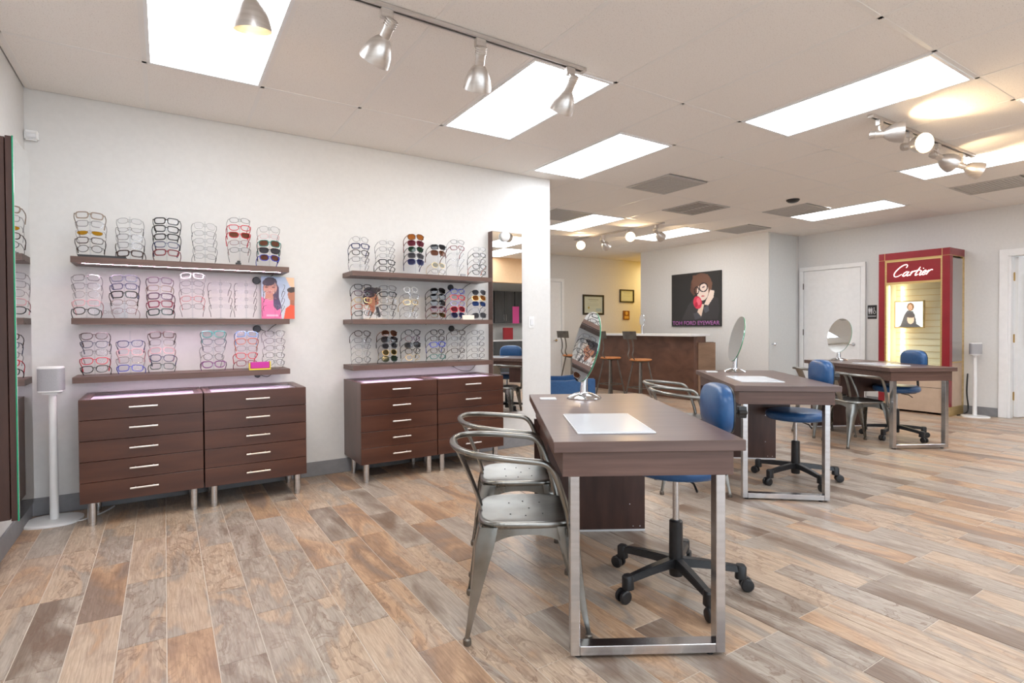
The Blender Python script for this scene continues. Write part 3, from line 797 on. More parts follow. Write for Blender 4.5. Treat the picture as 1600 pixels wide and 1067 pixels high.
G[('right', 0)] = [
 (1.355, 1.925, [('o','clear'), ('R','navy'), ('O','black'), ('r','clear'), ('l','clear')]),
 (1.580, 1.915, [('t','silver'), ('t','grey'), ('t','silver'), ('R','black'), ('r','black')]),
 (1.837, 1.985, [('q','tortoiseshell','amber'), ('q','burgundy','wine'), ('O','dark green','green'), ('q','grey','smoke'), ('q','navy','indigo')]),
 (2.049, 1.915, [('R','black','dark'), ('q','tortoiseshell','brown'), None, ('o','gold','olive'), ('t','grey')]),
 (2.237, 1.975, [('t','black'), ('r','dark red'), ('l','silver'), ('l','grey'), ('l','silver')]),
 (2.463, 1.925, [('t','silver'), ('r','black'), ('t','dark brown'), ('O','black',None,'orange'), ('c','black')])]
G[('right', 1)] = [
 (1.373, 1.540, [('c','black'), ('c','plum'), ('r','gold'), ('r','orange'), ('r','black')]),
 (1.585, 1.540, [('r','clear'), ('R','black'), ('r','clear'), ('c','black'), ('o','grey')]),
 (1.788, 1.530, [('o','white'), ('r','clear'), ('r','gold'), ('t','dark brown'), ('o','clear')]),
 (2.043, 1.530, [('q','black','dark'), ('q','black','dark'), ('q','black','smoke'), ('q','burgundy','wine'), ('r','tortoiseshell','olive')]),
 (2.238, 1.530, [('r','blue'), ('R','red'), ('r','lilac'), ('q','red','rose'), ('O','navy','indigo')]),
 (2.456, 1.530, [('a','black','smoke'), ('q','gold','amber'), ('r','navy','cobalt'), ('t','silver'), ('q','grey','smoke')])]
G[('right', 2)] = [
 (1.368, 1.160, [('O','dark brown'), ('r','clear'), ('t','grey'), ('o','silver'), ('o','black')]),
 (1.596, 1.160, [('O','tortoiseshell','brown'), ('q','black','smoke'), ('O','grey','smoke'), ('o','gold','olive'), ('O','dark green','green')]),
 (1.802, 1.165, [('O','black'), ('O','plum'), ('q','black','smoke'), ('O','black'), ('o','gold')]),
 (2.036, 1.165, [('O','black'), ('r','dark brown'), ('R','blue'), ('O','dark brown'), ('r','teal')]),
 (2.238, 1.160, [('r','dark brown'), ('t','black'), ('t','dark brown'), ('r','dark brown'), ('t','grey')]),
 (2.442, 1.160, [('t','black'), ('t','grey'), ('t','black'), ('t','dark brown'), ('t','black')])]
for (side, k), racks in G.items():
    zs = SHZ[k]
    for ri, (x, ztop, lst) in enumerate(racks):
        t = thing('eyewear_rack', 'clear acrylic eyewear rod, %s along %s unit\'s %s shelf' % (ORD[ri], side, WORDS[k]), 'display rod', (x, RODY, zs), 0, 'clear eyewear rods')
        MB().lathe([(0, 0), (0.032, 0), (0.032, 0.005), (0.008, 0.007), (0, 0.007)], 16).build('base', M_acr, t)
        MB().cyl((0, 0, 0.006), (0, 0, ztop-zs+0.03), 0.0045, n=8).build('rod', M_acr, t)
        for q, sp_ in enumerate(lst):
            z = ztop - q*0.0535
            if sp_ is None: continue
            MB().box(-0.005, -0.016, z-zs-0.010, 0.005, 0.0, z-zs+0.004).build('peg', M_acr, t, smooth=False)
            eyeglasses(x, z, R(random.uniform(-5, 5)), sp_, '%s from top, %s rack on %s unit\'s %s shelf' % (ORD[q], ORD[ri], side, WORDS[k]))

# shelf accessories
def puck(x, z, label, x2, z2, r=0.028):
    t = thing('power_puck', label, 'power adapter', (x, YW, z))
    MB().lathe([(0, 0), (r, 0), (r, 0.016), (r-0.004, 0.02), (0, 0.02)], 22, Matrix.Rotation(PI/2, 4, 'X')).build('disc', M_black, t)
    MB().tube(catmull([(r*0.8, -0.008, 0), ((x2-x)*0.5, -0.01, -0.018), ((x2-x)*0.8, -0.012, (z2-z)*0.5), (x2-x, -0.02, z2-z)], 5), 0.0024, 5).build('cord', M_black, t)
puck(0.601, 1.572, 'black round power puck under the top left shelf, left of pink poster', 0.72, 1.622)
puck(0.601, 1.200, 'black round power puck under the middle left shelf', 0.74, 1.236)
puck(0.602, 0.846, 'black round power puck half hidden under the bottom left shelf', 0.74, 0.864, 0.022)
puck(2.254, 1.577, 'black round power puck under the top right shelf', 2.46, 1.622)
puck(2.260, 1.195, 'black round power puck under the middle right shelf', 2.46, 1.236)
t = thing('power_plug', 'tiny black plug with looped cord under the bottom right shelf', 'plug', (2.27, YW, 0.852))
MB().box(-0.01, -0.02, -0.012, 0.01, 0, 0.012).build('plug', M_black, t, bevel=0.002)
MB().tube(catmull([(0, -0.012, -0.01), (0.08, -0.02, -0.05), (0.18, -0.02, -0.055), (0.25, -0.02, 0.01)], 6), 0.0024, 5).build('cord', M_black, t)

t = thing('shelf_poster', 'colourful poster of two people in pink and orange on left middle shelf', 'poster', (0.752, 4.58, 1.442))
MB().box(-0.121, 0, -0.163, 0.121, 0.006, 0.163).build('board', M_paper, t, smooth=False)
sky = lambda x, y: (176+40*(1-y), 196+22*(1-y), 224)
picture('print', 0.242, 0.326, 72, 96, [
    ('p', [(0.72, 1), (1, 1), (1, 0.74), (0.86, 0.78)], (238, 196, 160)),
    ('e', 0.27, 0.86, 0.20, 0.13, 0, (48, 36, 52)), ('p', [(0.38, 0.95), (0.52, 0.75), (0.52, 0.5), (0.6, 0.3), (0.5, 0.2), (0.34, 0.3), (0.34, 0.6)], (84, 64, 92)),
    ('e', 0.26, 0.74, 0.205, 0.175, 0, (214, 156, 138)), ('e', 0.22, 0.86, 0.19, 0.08, 0.1, (70, 50, 66)), ('p', [(0.12, 0.62), (0.34, 0.62), (0.36, 0.4), (0.1, 0.42)], (206, 142, 122)),
    ('p', [(0, 0.52), (0.1, 0.47), (0.3, 0.43), (0.42, 0.5), (0.56, 0.25), (0.6, 0), (0, 0)], (244, 122, 172)),
    ('p', [(0.36, 0.5), (0.5, 0.45), (0.6, 0.26), (0.46, 0.2), (0.36, 0.3)], (92, 74, 110)), ('p', [(0.14, 0.10), (0.5, 0.10), (0.5, 0.06), (0.14, 0.06)], (250, 190, 214)),
    ('e', 0.15, 0.745, 0.055, 0.016, 0, (120, 76, 72)), ('e', 0.36, 0.745, 0.055, 0.016, 0, (120, 76, 72)), ('e', 0.25, 0.63, 0.06, 0.016, 0, (176, 84, 92)),
    ('e', 0.92, 0.58, 0.13, 0.155, 0, (186, 120, 88)), ('e', 0.92, 0.70, 0.15, 0.065, 0.1, (66, 50, 44)), ('p', [(0.86, 0.45), (1, 0.45), (1, 0.3), (0.86, 0.32)], (172, 106, 76)),
    ('p', [(0.66, 0), (0.72, 0.24), (0.86, 0.34), (1, 0.32), (1, 0)], (240, 88, 48))], sky, M_print, t, (0, -0.0008, 0))

t = thing('acrylic_block', 'clear acrylic sign block with grey letters on left middle shelf', 'sign block', (-0.29, 4.405, 1.274))
MB().box(-0.088, -0.012, 0, 0.088, 0.012, 0.10).build('block', M_acr, t, bevel=0.001, seg=1)
text_mesh('lettering', 'DIOR', 0.082, 0.022, 0.001, mat('letter_grey', (150, 146, 148), 0.5), t, (0.0, -0.0125, 0.040))

t = thing('face_poster', 'small poster of a dark-haired face in profile on right middle shelf', 'poster', (1.503, 4.585, 1.414))
MB().box(-0.085, 0, -0.138, 0.085, 0.006, 0.138).build('board', M_paper, t, smooth=False)
picture('print', 0.17, 0.276, 54, 88, [
    ('e', 0.40, 0.86, 0.36, 0.14, 0, (58, 42, 46)), ('e', 0.72, 0.92, 0.2, 0.07, 0, (72, 54, 50)), ('e', 0.2, 0.64, 0.2, 0.2, 0, (74, 54, 58)),
    ('e', 0.5, 0.62, 0.3, 0.2, 0, (204, 138, 104)), ('p', [(0.7, 0.66), (0.86, 0.6), (0.78, 0.56), (0.82, 0.5), (0.7, 0.44)], (204, 138, 104)), ('e', 0.38, 0.76, 0.25, 0.08, 0, (66, 46, 46)),
    ('p', [(0.3, 0.46), (0.62, 0.42), (0.6, 0.16), (0.36, 0.2)], (190, 122, 92)), ('p', [(0, 0), (0, 0.3), (0.3, 0.42), (0.5, 0.16), (0.7, 0.4), (1, 0.3), (1, 0)], (236, 232, 232)),
    ('p', [(0.66, 0.38), (0.8, 0.42), (0.92, 0.1), (0.8, 0.06)], (70, 66, 72)), ('e', 0.66, 0.64, 0.06, 0.02, 0, (80, 50, 44)), ('e', 0.76, 0.52, 0.05, 0.02, 0, (176, 70, 64))], (228, 220, 210), M_print, t, (0, -0.0008, 0))
text_mesh('lettering', 'FENDI', 0.13, 0.026, 0.001, M_black, t, (0.01, -0.0012, -0.085))
MB().box(-0.093, -0.075, -0.14, 0.107, -0.015, -0.132).build('base_strip', mat('cream_wood', (236, 214, 186), 0.5), t, bevel=0.001, seg=1)
t = thing('show_card', 'small cream card on the right end of right middle shelf', 'card', (2.325, 4.40, 1.274))
MB().box(-0.06, -0.006, 0, 0.06, 0.006, 0.042).build('card', mat('cream_card', (246, 232, 216), 0.5), t, bevel=0.001, seg=1)
t = thing('small_block', 'small grey acrylic block on the right top shelf', 'block', (2.275, 4.40, 1.66))
MB().box(-0.024, -0.01, 0, 0.024, 0.01, 0.026).build('block', M_fab, t, bevel=0.002)
t = thing('black_tray', 'flat black tray under the first rack of left top shelf', 'tray', (-0.33, 4.41, 1.66))
tr_ = MB().box(-0.125, -0.04, 0, 0.125, 0.04, 0.006); tr_.box(-0.125, -0.04, 0.006, 0.125, -0.036, 0.016); tr_.box(-0.125, 0.036, 0.006, 0.125, 0.04, 0.016)
tr_.build('tray', M_black, t, smooth=False)
t = thing('dark_clip', 'small dark clip at the foot of left top shelf fifth rack', 'clip', (0.455, 4.39, 1.66))
MB().box(-0.018, -0.01, 0, 0.018, 0.01, 0.018).box(-0.008, -0.008, 0.018, 0.014, 0.008, 0.032).build('clip', M_black, t, bevel=0.002)
t = thing('magenta_box', 'bright magenta case with yellow edges on left bottom shelf', 'case', (0.588, 4.385, 0.902))
MB().box(-0.062, -0.022, 0.010, 0.062, 0.022, 0.056).build('case', mat('magenta', (196, 26, 150), 0.3), t, bevel=0.003)
e_ = MB().box(-0.066, -0.026, 0, 0.066, 0.026, 0.009); e_.box(-0.072, -0.024, 0, -0.066, 0.02, 0.05).box(0.066, -0.024, 0, 0.072, 0.02, 0.06)
e_.build('tray', mat('yellow_acrylic', (236, 214, 60), 0.3), t, smooth=False)

# ------------------------------------------------------------------ desks (origin: near left corner on the floor, x across, y along)
DW, DL, DH = 0.69, 1.39, 0.795
def make_desk(loc, rotz, label):
    t = thing('fitting_desk', label, 'desk', (loc[0], loc[1], 0), rotz, 'walnut fitting desks')
    MB().box(0, 0, DH-0.039, DW, DL, DH).build('top', M_lam, t, bevel=0.002, seg=1)
    a = MB(); z0, z1 = DH-0.130, DH-0.039
    a.box(0.035, 0.025, z0, DW-0.035, 0.043, z1); a.box(0.035, DL-0.05, z0, DW-0.035, DL-0.032, z1)
    a.box(0.035, 0.043, z0, 0.053, DL-0.05, z1); a.box(DW-0.053, 0.043, z0, DW-0.035, DL-0.05, z1)
    a.build('apron', M_lam_x, t, smooth=False)
    p = MB().box(0.02, DL-0.13, 0.012, DW-0.02, DL-0.105, z0).build('end_panel', M_dark, t, bevel=0.001, seg=1)
    sc = MB()
    for (x, z) in ((0.58, 0.40), (0.58, 0.16), (0.60, 0.03), (0.64, 0.03)):
        sc.lathe([(0, 0), (0.004, 0), (0.004, 0.002), (0, 0.002)], 8, Matrix.Translation((x, DL-0.13, z)) @ Matrix.Rotation(PI/2, 4, 'X'))
    sc.build('screws', M_chrome, p)
    MB().box(0.02, DL-0.13, 0.0, DW-0.02, DL-0.105, 0.012).build('panel_foot', M_paper, p, smooth=False)
    MB().box(0.05, DL-0.6, DH-0.32, DW-0.06, DL-0.15, z0).build('drawer_box', M_dark, t, smooth=False)
    w = 0.034; x0, x1 = 0.062, DW-0.062; y0, y1 = 0.03, 0.082
    for xa in (x0, x1-w): MB().box(xa, y0, 0.012, xa+w, y1, z0).build('leg', M_chrome, t, bevel=0.002, seg=1)
    MB().box(x0+w, y0, 0.012, x1-w, y1, 0.012+w).build('foot_rail', M_chrome, t, bevel=0.002, seg=1)
    for x in (x0+0.03, x1-0.05): MB().cyl((x, 0.055, 0), (x, 0.055, 0.012), 0.014, n=10).build('foot_pad', M_black, t)
    return t
DESKS = [((1.157, 1.55), R(-30.7), 'walnut fitting desk with chrome leg frame, nearest the viewer'),
         ((3.31, 2.355), R(-40.5), 'walnut fitting desk in the middle, behind the nearest desk'),
         ((5.88, 2.49), R(-29.0), 'walnut fitting desk farthest away, in front of red display tower')]
def local(loc, rz, x, y):
    return (loc[0]+x*math.cos(rz)-y*math.sin(rz), loc[1]+x*math.sin(rz)+y*math.cos(rz))
WHICH = ['nearest', 'middle', 'farthest']
def table_mirror(loc, yaw, tilt, label):
    t = thing('table_mirror', label, 'mirror', (loc[0], loc[1], DH), yaw, 'oval table mirrors')
    MB().lathe([(0, 0), (0.098, 0), (0.099, 0.004), (0.090, 0.012), (0.055, 0.028), (0.026, 0.036), (0, 0.037)], 32).build('base', M_mirchrome, t)
    MB().tube([(0, 0.0, 0.03), (0, 0.004, 0.10), (0, 0.018, 0.17), (0, 0.03, 0.215)], [0.024, 0.019, 0.017, 0.014], 16).build('stem', M_mirchrome, t)
    X = Matrix.Translation((0, 0.012, 0.295)) @ Matrix.Rotation(tilt, 4, 'X')
    el = superell(0.30, 0.41, 2.0, 48)
    def ring(k, y): return [X @ Vector((x*k, y, z)) for x, z in el]
    gb = MB(); gb.loft([ring(1.0, 0.0), ring(1.0, 0.006)])
    gb.build('glass_edge', M_greenedge, t)
    MB().loft([ring(0.996, -0.0012), ring(0.996, -0.0002)]).build('mirror_glass', M_mirror, t)
    MB().loft([ring(0.96, 0.0062), ring(0.94, 0.012)]).build('back_plate', M_nickel, t)
    k = MB().lathe([(0, 0), (0.02, 0), (0.02, 0.02), (0, 0.022)], 12, X @ Matrix.Translation((0, 0.012, -0.08)) @ Matrix.Rotation(-PI/2, 4, 'X')).build('joint', M_mirchrome, t)
MYAW = [R(-103), R(-124), R(-100)]
for k, (loc, rz, lb) in enumerate(DESKS):
    make_desk(loc, rz, lb)
    p = local(loc, rz, 0.30, 1.19)
    table_mirror(p, MYAW[k], R(-13), 'oval tilting table mirror on chrome foot, on the %s desk' % WHICH[k])
    px, py = local(loc, rz, 0.255, 0.36 if k == 0 else 0.46)
    t = thing('desk_pad', 'white laminated sheet pad lying on the %s desk' % WHICH[k], 'desk pad', (px, py, DH), rz)
    MB().box(-0.15, -0.225, 0, 0.15, 0.225, 0.006).build('pad', M_paper, t, bevel=0.001, seg=1)
    MB().box(-0.145, -0.22, 0.006, 0.145, 0.22, 0.0075).build('cover_sheet', mat('pad_sheet', (214, 219, 226), 0.15), t, smooth=False)
    px, py = local(loc, rz, 0.09, 1.15)
    t = thing('small_card', 'small white card at the far corner of the %s desk' % WHICH[k], 'card', (px, py, DH), rz)
    MB().box(-0.045, -0.03, 0, 0.045, 0.03, 0.008).build('card', M_paper, t, bevel=0.001, seg=1)

# ------------------------------------------------------------------ metal armchairs (facing +x)
def make_armchair():
    t = thing('metal_armchair', '', 'chair')
    ZS = 0.452
    pl = superell(0.38, 0.37, 4.2, 40)
    MB().loft([[(x*0.97, y*0.97, ZS-0.022) for x, y in pl], [(x, y, ZS-0.018) for x, y in pl], [(x*1.005, y*1.005, ZS-0.006) for x, y in pl], [(x*0.985, y*0.985, ZS+0.001) for x, y in pl], [(x*0.955, y*0.955, ZS+0.004) for x, y in pl], [(x*0.90, y*0.90, ZS+0.002) for x, y in pl], [(x*0.5, y*0.5, ZS-0.002) for x, y in pl], [(x*0.02, y*0.02, ZS-0.003) for x, y in pl]]).build('seat', M_gun, t, angle=60)
    hl = MB()
    for (x, y) in [(-0.06, -0.07), (0.0, -0.09), (0.07, -0.07), (-0.06, 0.07), (0.0, 0.09), (0.07, 0.07), (0.02, 0.0)]:
        hl.lathe([(0.0028, -0.002), (0.0028, 0.0004), (0, 0.0004)], 8, Matrix.Translation((x, y, ZS)))
    hl.build('drain_holes', M_black, t)
    # aprons with a shallow arch
    def apron(p, q):
        n = 14; top = []; bot = []
        P, Q = Vector(p), Vector(q); nrm = Vector(((Q-P).y, -(Q-P).x, 0)).normalized()*0.003
        secs = []
        for i in range(n+1):
            s_ = i/n; c = P.lerp(Q, s_); dz = 0.030+0.045*abs(2*s_-1)**2.4
            a = Vector((c.x, c.y, ZS-0.018)); b2 = Vector((c.x, c.y, ZS-0.018-dz))
            out_ = c.normalized()*0.004
            secs.append([a-nrm, a+nrm, b2+nrm+Vector((out_.x, out_.y, 0)), b2-nrm+Vector((out_.x, out_.y, 0))])
        MB().loft(secs).build('apron', M_gun, t)
    e = 0.172; d = 0.165
    apron((-e+0.02, -d, 0), (e-0.02, -d, 0)); apron((e-0.02, d, 0), (-e+0.02, d, 0)); apron((e, -d+0.02, 0), (e, d-0.02, 0)); apron((-e, d-0.02, 0), (-e, -d+0.02, 0))
    # legs: pressed channels, wide at the seat and narrow at the floor
    for sx in (-1, 1):
        for sy in (-1, 1):
            top = Vector((sx*0.138, sy*0.132, ZS-0.016)); bot = Vector((sx*0.232, sy*0.196, 0.018)); secs = []
            for i in range(7):
                s_ = i/6; c = top.lerp(bot, s_); r = 0.060*(1-s_)**1.3+0.0125; r2 = r-0.005
                if i == 0: r = 0.058; r2 = 0.052
                a0 = math.atan2(sy, sx); out_ = []; inn = []
                for k in range(9):
                    a = a0 + R(-72+144*k/8)
                    f_ = 1.0/max(abs(math.cos(a)), abs(math.sin(a)))**0.55
                    out_.append(c+Vector((r*f_*math.cos(a), r*f_*math.sin(a), 0))*0.86)
                    inn.append(c+Vector((r2*f_*math.cos(a), r2*f_*math.sin(a), 0))*0.86)
                secs.append(out_+inn[::-1])
            MB().loft(secs).build('leg', M_gun, t, angle=60)
            MB().lathe([(0, 0), (0.014, 0), (0.016, 0.006), (0.015, 0.022), (0.010, 0.028), (0, 0.028)], 12, Matrix.Translation(bot-Vector((0, 0, 0.018)))).build('foot_cap', M_iron, t)
    # arm and back hoop in one bent tube
    half = [(0.165, 0.205, ZS-0.035), (0.150, 0.212, ZS+0.05), (0.118, 0.226, ZS+0.15), (0.090, 0.234, ZS+0.215), (0.055, 0.240, ZS+0.243), (0.0, 0.243, ZS+0.252), (-0.10, 0.238, ZS+0.262), (-0.20, 0.205, ZS+0.272), (-0.268, 0.13, ZS+0.280)]
    pts = half + [(-0.294, 0.0, ZS+0.284)] + [(x, -y, z) for x, y, z in half[::-1]]
    MB().tube(catmull(pts, 5), 0.0125, 10).build('arm_hoop', M_gun, t, angle=60)
    for sy in (-1, 1):
        MB().box(0.145, sy*0.183, ZS-0.05, 0.185, sy*0.207, ZS-0.014).build('arm_bracket', M_gun, t, bevel=0.004)
    # centre splat
    secs = []
    for i in range(9):
        s_ = i/8; z = ZS-0.01 + s_*0.295; x = -0.172 - 0.118*s_**1.2; w = 0.036+0.030*s_
        bow = 0.010
        o_ = [(x-bow*(1-(k/4)**2), w*k/4, z) for k in range(-4, 5)]; q_ = [(x+0.004-bow*(1-(k/4)**2), w*k/4, z) for k in range(4, -5, -1)]
        secs.append(o_+q_)
    MB().loft(secs).build('back_splat', M_gun, t, angle=60)
    return t
ch0 = make_armchair()
CH = [((1.253, 1.886), R(-29.5), 'galvanised metal armchair nearest the viewer, at the nearest desk'),
      ((1.535, 2.375), R(-29.5), 'galvanised metal armchair second at the nearest desk, in front of drawer cabinets'),
      ((3.30, 2.72), R(-41), 'galvanised metal armchair at the middle desk, nearer of its two'),
      ((3.64, 3.11), R(-41), 'galvanised metal armchair at the middle desk, nearer the reception counter'),
      ((5.93, 2.806), R(-29), 'galvanised metal armchair at the farthest desk, with seat in view'),
      ((6.17, 3.27), R(-29), 'galvanised metal armchair behind another at the farthest desk, mostly hidden')]
for k, (loc, rz, lb) in enumerate(CH):
    o = ch0 if k == 0 else copy_tree(ch0)
    o.location = (loc[0], loc[1], 0); o.rotation_euler = (0, 0, rz); o['label'] = lb; o['group'] = 'galvanised armchairs at the desks'

# ------------------------------------------------------------------ blue rolling stools (back towards +x)
BX = 0.19
def make_stool(dz):
    t = thing('rolling_stool', '', 'stool')
    MB().lathe([(0, 0.055), (0.030, 0.055), (0.032, 0.07), (0.032, 0.12), (0.030, 0.305), (0.022, 0.31), (0, 0.31)], 18).build('column', M_black, t)
    MB().cyl((0, 0, 0.30), (0, 0, 0.455+dz), 0.0145, n=14).build('gas_rod', M_chrome, t)
    for k in range(5):
        a = R(72*k-4); M = Matrix.Rotation(a, 4, 'Z')
        secs = []
        for i in range(8):
            s_ = i/7; x = 0.025+0.265*s_; zc = 0.128-0.028*s_**1.5; w = 0.026-0.006*s_; h = 0.028-0.012*s_
            secs.append([(x, -w, zc-h), (x, w, zc-h), (x, w*0.72, zc+0.010), (x, -w*0.72, zc+0.010)])
        MB().loft(secs).xf(M).build('base_arm', M_black, t, bevel=0.003, seg=2)
        c = MB(); cx = 0.305
        c.loft([[(cx-0.02+x, y, 0.055) for x, y in superell(0.05, 0.044, 3, 16)], [(cx-0.018+x, y, 0.108) for x, y in superell(0.046, 0.044, 3, 16)], [(cx-0.02+x*0.8, y*0.8, 0.116) for x, y in superell(0.046, 0.044, 3, 16)]])
        c.xf(M); cs = c.build('caster', M_black, t)
        for sy in (-1, 1):
            Q = M @ Matrix.Translation((cx+0.006, sy*0.007, 0.029)) @ Matrix.Rotation(sy*-PI/2, 4, 'X')
            MB().lathe([(0, 0), (0.027, 0), (0.029, 0.004), (0.029, 0.014), (0.024, 0.019), (0, 0.021)], 18, Q).build('wheel', M_black, cs)
    Z_ = Matrix.Translation((0, 0, dz))
    MB().lathe([(0, 0.440), (0.03, 0.440), (0.06, 0.456), (0.14, 0.462), (0.14, 0.468), (0, 0.468)], 20, Z_).build('seat_plate', M_chrome, t)
    MB().lathe([(0, 0.464), (0.18, 0.464), (0.203, 0.470), (0.214, 0.484), (0.216, 0.502), (0.210, 0.520), (0.195, 0.530), (0.12, 0.533), (0, 0.534)], 40, Z_).build('seat', M_blue, t, angle=60)
    MB().tube(catmull([(0.05, 0, 0.455+dz), (0.16, 0, 0.45+dz), (0.225, 0, 0.462+dz), (0.236, 0, 0.53+dz), (BX+0.035, 0, 0.68), (BX+0.040, 0, 0.82)], 5), 0.014, 8, flat=0.5).build('back_bar', M_black, t)
    # backrest: curved pad
    secs = []; ny = 14
    out_ = superell(0.34, 0.222, 3.0, 36)
    def bend(y): return -0.25*y*y
    rings = []
    for (k, dx) in ((0.86, -0.036), (0.95, -0.027), (1.0, -0.010), (1.0, 0.012), (0.97, 0.024)):
        rings.append([(BX+dx+bend(y*k), y*k, 0.83+z*k) for y, z in out_])
    for k in (0.55, 0.2): rings.insert(0, [(BX-0.036-0.016*(1-k)+bend(y*k), y*k, 0.83+z*k) for y, z in out_])
    pad = MB().loft(rings).build('backrest', M_blue, t, angle=60)
    MB().loft([[(BX+0.024+bend(y*0.985), y*0.985, 0.83+z*0.985) for y, z in out_], [(BX+0.031+bend(y*0.98), y*0.98, 0.83+z*0.98) for y, z in out_], [(BX+0.034+bend(y*0.9), y*0.9, 0.83+z*0.9) for y, z in out_]]).build('back_shell', M_black, pad)
    kn = MB().cyl((BX+0.03, 0, 0.81), (BX+0.11, 0, 0.81), 0.010, n=10)
    n = 24
    prof = [[(x, (0.026+0.004*math.cos(6*2*PI*j/n))*math.cos(2*PI*j/n), 0.81+(0.026+0.004*math.cos(6*2*PI*j/n))*math.sin(2*PI*j/n)) for j in range(n)] for x in (BX+0.088, BX+0.122)]
    kn.loft(prof); kn.build('knob', M_black, t)
    MB().tube([(0.03, -0.03, 0.445+dz), (0.05, -0.12, 0.44+dz), (0.05, -0.17, 0.42+dz)], 0.005, 6).build('height_lever', M_black, t)
    return t
for k, (loc, rz, lb) in enumerate([((1.985, 1.72), R(-36), 'blue vinyl rolling stool tucked under the nearest desk'),
                                   ((4.146, 2.409), R(-39), 'blue vinyl rolling stool at the middle desk'),
                                   ((6.644, 2.75), R(-32), 'blue vinyl rolling stool at the farthest desk, before the red tower')]):
    o = make_stool([0.07, 0.015, 0.03][k])
    o.location = (loc[0], loc[1], 0); o.rotation_euler = (0, 0, rz); o['label'] = lb; o['group'] = 'blue rolling stools'

# ------------------------------------------------------------------ reception counter and bar stools
t = thing('reception_counter', 'dark wood reception counter with white top at the back', 'counter', (7.25, 5.914, 0))
MB().box(0, 0, 0, 0.30, 2.75, 1.045).build('front_body', M_count, t, bevel=0.002, seg=1)
MB().box(0.30, 0.02, 0, 0.53, 2.75, 0.945).build('desk_body', M_beige if False else M_lam_x, t, bevel=0.002, seg=1)
MB().box(-0.14, -0.06, 1.045, 0.34, 2.80, 1.082).build('bar_top', M_white, t, bevel=0.003, seg=1)
MB().box(0.10, -0.012, 0.0, 0.53, 0.0, 0.94).build('end_panel', noisy('tan_veneer', (132, 104, 82), (148, 118, 94), (3, 14, 14), 0.42), t, smooth=False)
def make_barstool():
    t = thing('bar_stool', '', 'stool')
    MB().lathe([(0, 0.665), (0.165, 0.665), (0.178, 0.672), (0.178, 0.688), (0.165, 0.694), (0, 0.690)], 32).build('seat', M_wood_seat, t)
    MB().lathe([(0, 0.630), (0.05, 0.632), (0.15, 0.655), (0.168, 0.665), (0, 0.665)], 24).build('seat_pan', M_iron, t)
    MB().cyl((0, 0, 0.05), (0, 0, 0.64), 0.019, n=14).build('post', M_iron, t)
    for k in range(4):
        a = R(45+90*k); c, s_ = math.cos(a), math.sin(a)
        MB().tube([(0.115*c, 0.115*s_, 0.65), (0.255*c, 0.255*s_, 0.0)], 0.012, 8).build('leg', M_iron, t)
    for k in range(4):
        a, b2 = R(45+90*k), R(135+90*k); r = 0.205
        MB().tube([(r*math.cos(a), r*math.sin(a), 0.235), (r*math.cos(b2), r*math.sin(b2), 0.235)], 0.009, 6, flat=1.6).build('stretcher', M_iron, t)
    for sy in (-1, 1):
        MB().tube(catmull([(-0.10, sy*0.055, 0.66), (-0.165, sy*0.055, 0.69), (-0.205, sy*0.055, 0.76), (-0.185, sy*0.055, 0.84), (-0.195, sy*0.055, 0.95), (-0.225, sy*0.055, 1.03)], 5), 0.009, 6, flat=1.4).build('back_bar', M_iron, t)
    secs = []
    for i in range(11):
        y = -0.165+0.33*i/10; bo = 0.9*y*y
        x = -0.238+bo
        secs.append([(x, y, 1.01), (x+0.005, y, 1.01), (x-0.018+0.005, y, 1.135), (x-0.018, y, 1.135)])
    MB().loft(secs).build('back_plate', M_iron, t)
    return t
bs0 = make_barstool()
for k, (loc, lb) in enumerate([((6.40, 6.26), 'metal bar stool with orange wood seat, nearest end of reception counter'),
                               ((6.42, 6.98), 'metal bar stool with orange wood seat, second along reception counter'),
                               ((6.44, 8.05), 'metal bar stool with dark back plate beside the far white door')]):
    o = bs0 if k == 0 else copy_tree(bs0)
    o.location = (loc[0], loc[1], 0); o.rotation_euler = (0, 0, R([-6, -4, 2][k])); o['label'] = lb; o['group'] = 'bar stools at the reception counter'
t = thing('counter_mirror', 'small chrome mirror standing on the reception counter', 'mirror', (7.22, 7.02, 1.082), R(-105))
MB().lathe([(0, 0), (0.05, 0), (0.05, 0.006), (0.012, 0.014), (0.008, 0.05), (0.008, 0.15), (0, 0.15)], 18).build('stand', M_mirchrome, t)
MB().loft([[(x, -0.008, 0.245+z) for x, z in superell(0.15, 0.20, 2, 28)], [(x, 0.008, 0.245+z) for x, z in superell(0.15, 0.20, 2, 28)]]).build('mirror_glass', M_mirror, t)
MB().tube([(x*1.03, 0, 0.245+z*1.03) for x, z in superell(0.15, 0.20, 2, 28)], 0.008, 8, ring=True).build('rim', M_mirchrome, t)
# blue armchair behind the wall end
t = thing('blue_armchair', 'blue vinyl armchair partly hidden behind the end of the left wall', 'chair', (4.15, 5.35, 0), R(-33))
MB().box(-0.30, -0.28, 0.30, 0.30, 0.28, 0.44).build('seat', M_blue, t, bevel=0.03, seg=3)
arm = [(-0.36, 0.30), (0.34, 0.30), (0.34, 0.60), (0.20, 0.595), (0.0, 0.572), (-0.20, 0.575), (-0.30, 0.60), (-0.315, 0.655), (-0.36, 0.66)]
MB().prism_y(arm, -0.36, -0.28).build('armrest', M_blue, t, bevel=0.012, seg=3)
MB().prism_y(arm, 0.28, 0.36).build('armrest', M_blue, t, bevel=0.012, seg=3)
MB().box(-0.42, -0.36, 0.30, -0.30, 0.36, 0.70).build('backrest', M_blue, t, bevel=0.02, seg=3)
for sx in (-0.34, 0.28):
    for sy in (-0.30, 0.30): MB().cyl((sx, sy, 0), (sx, sy, 0.31), 0.016, 0.022, 10).build('leg', M_black, t)

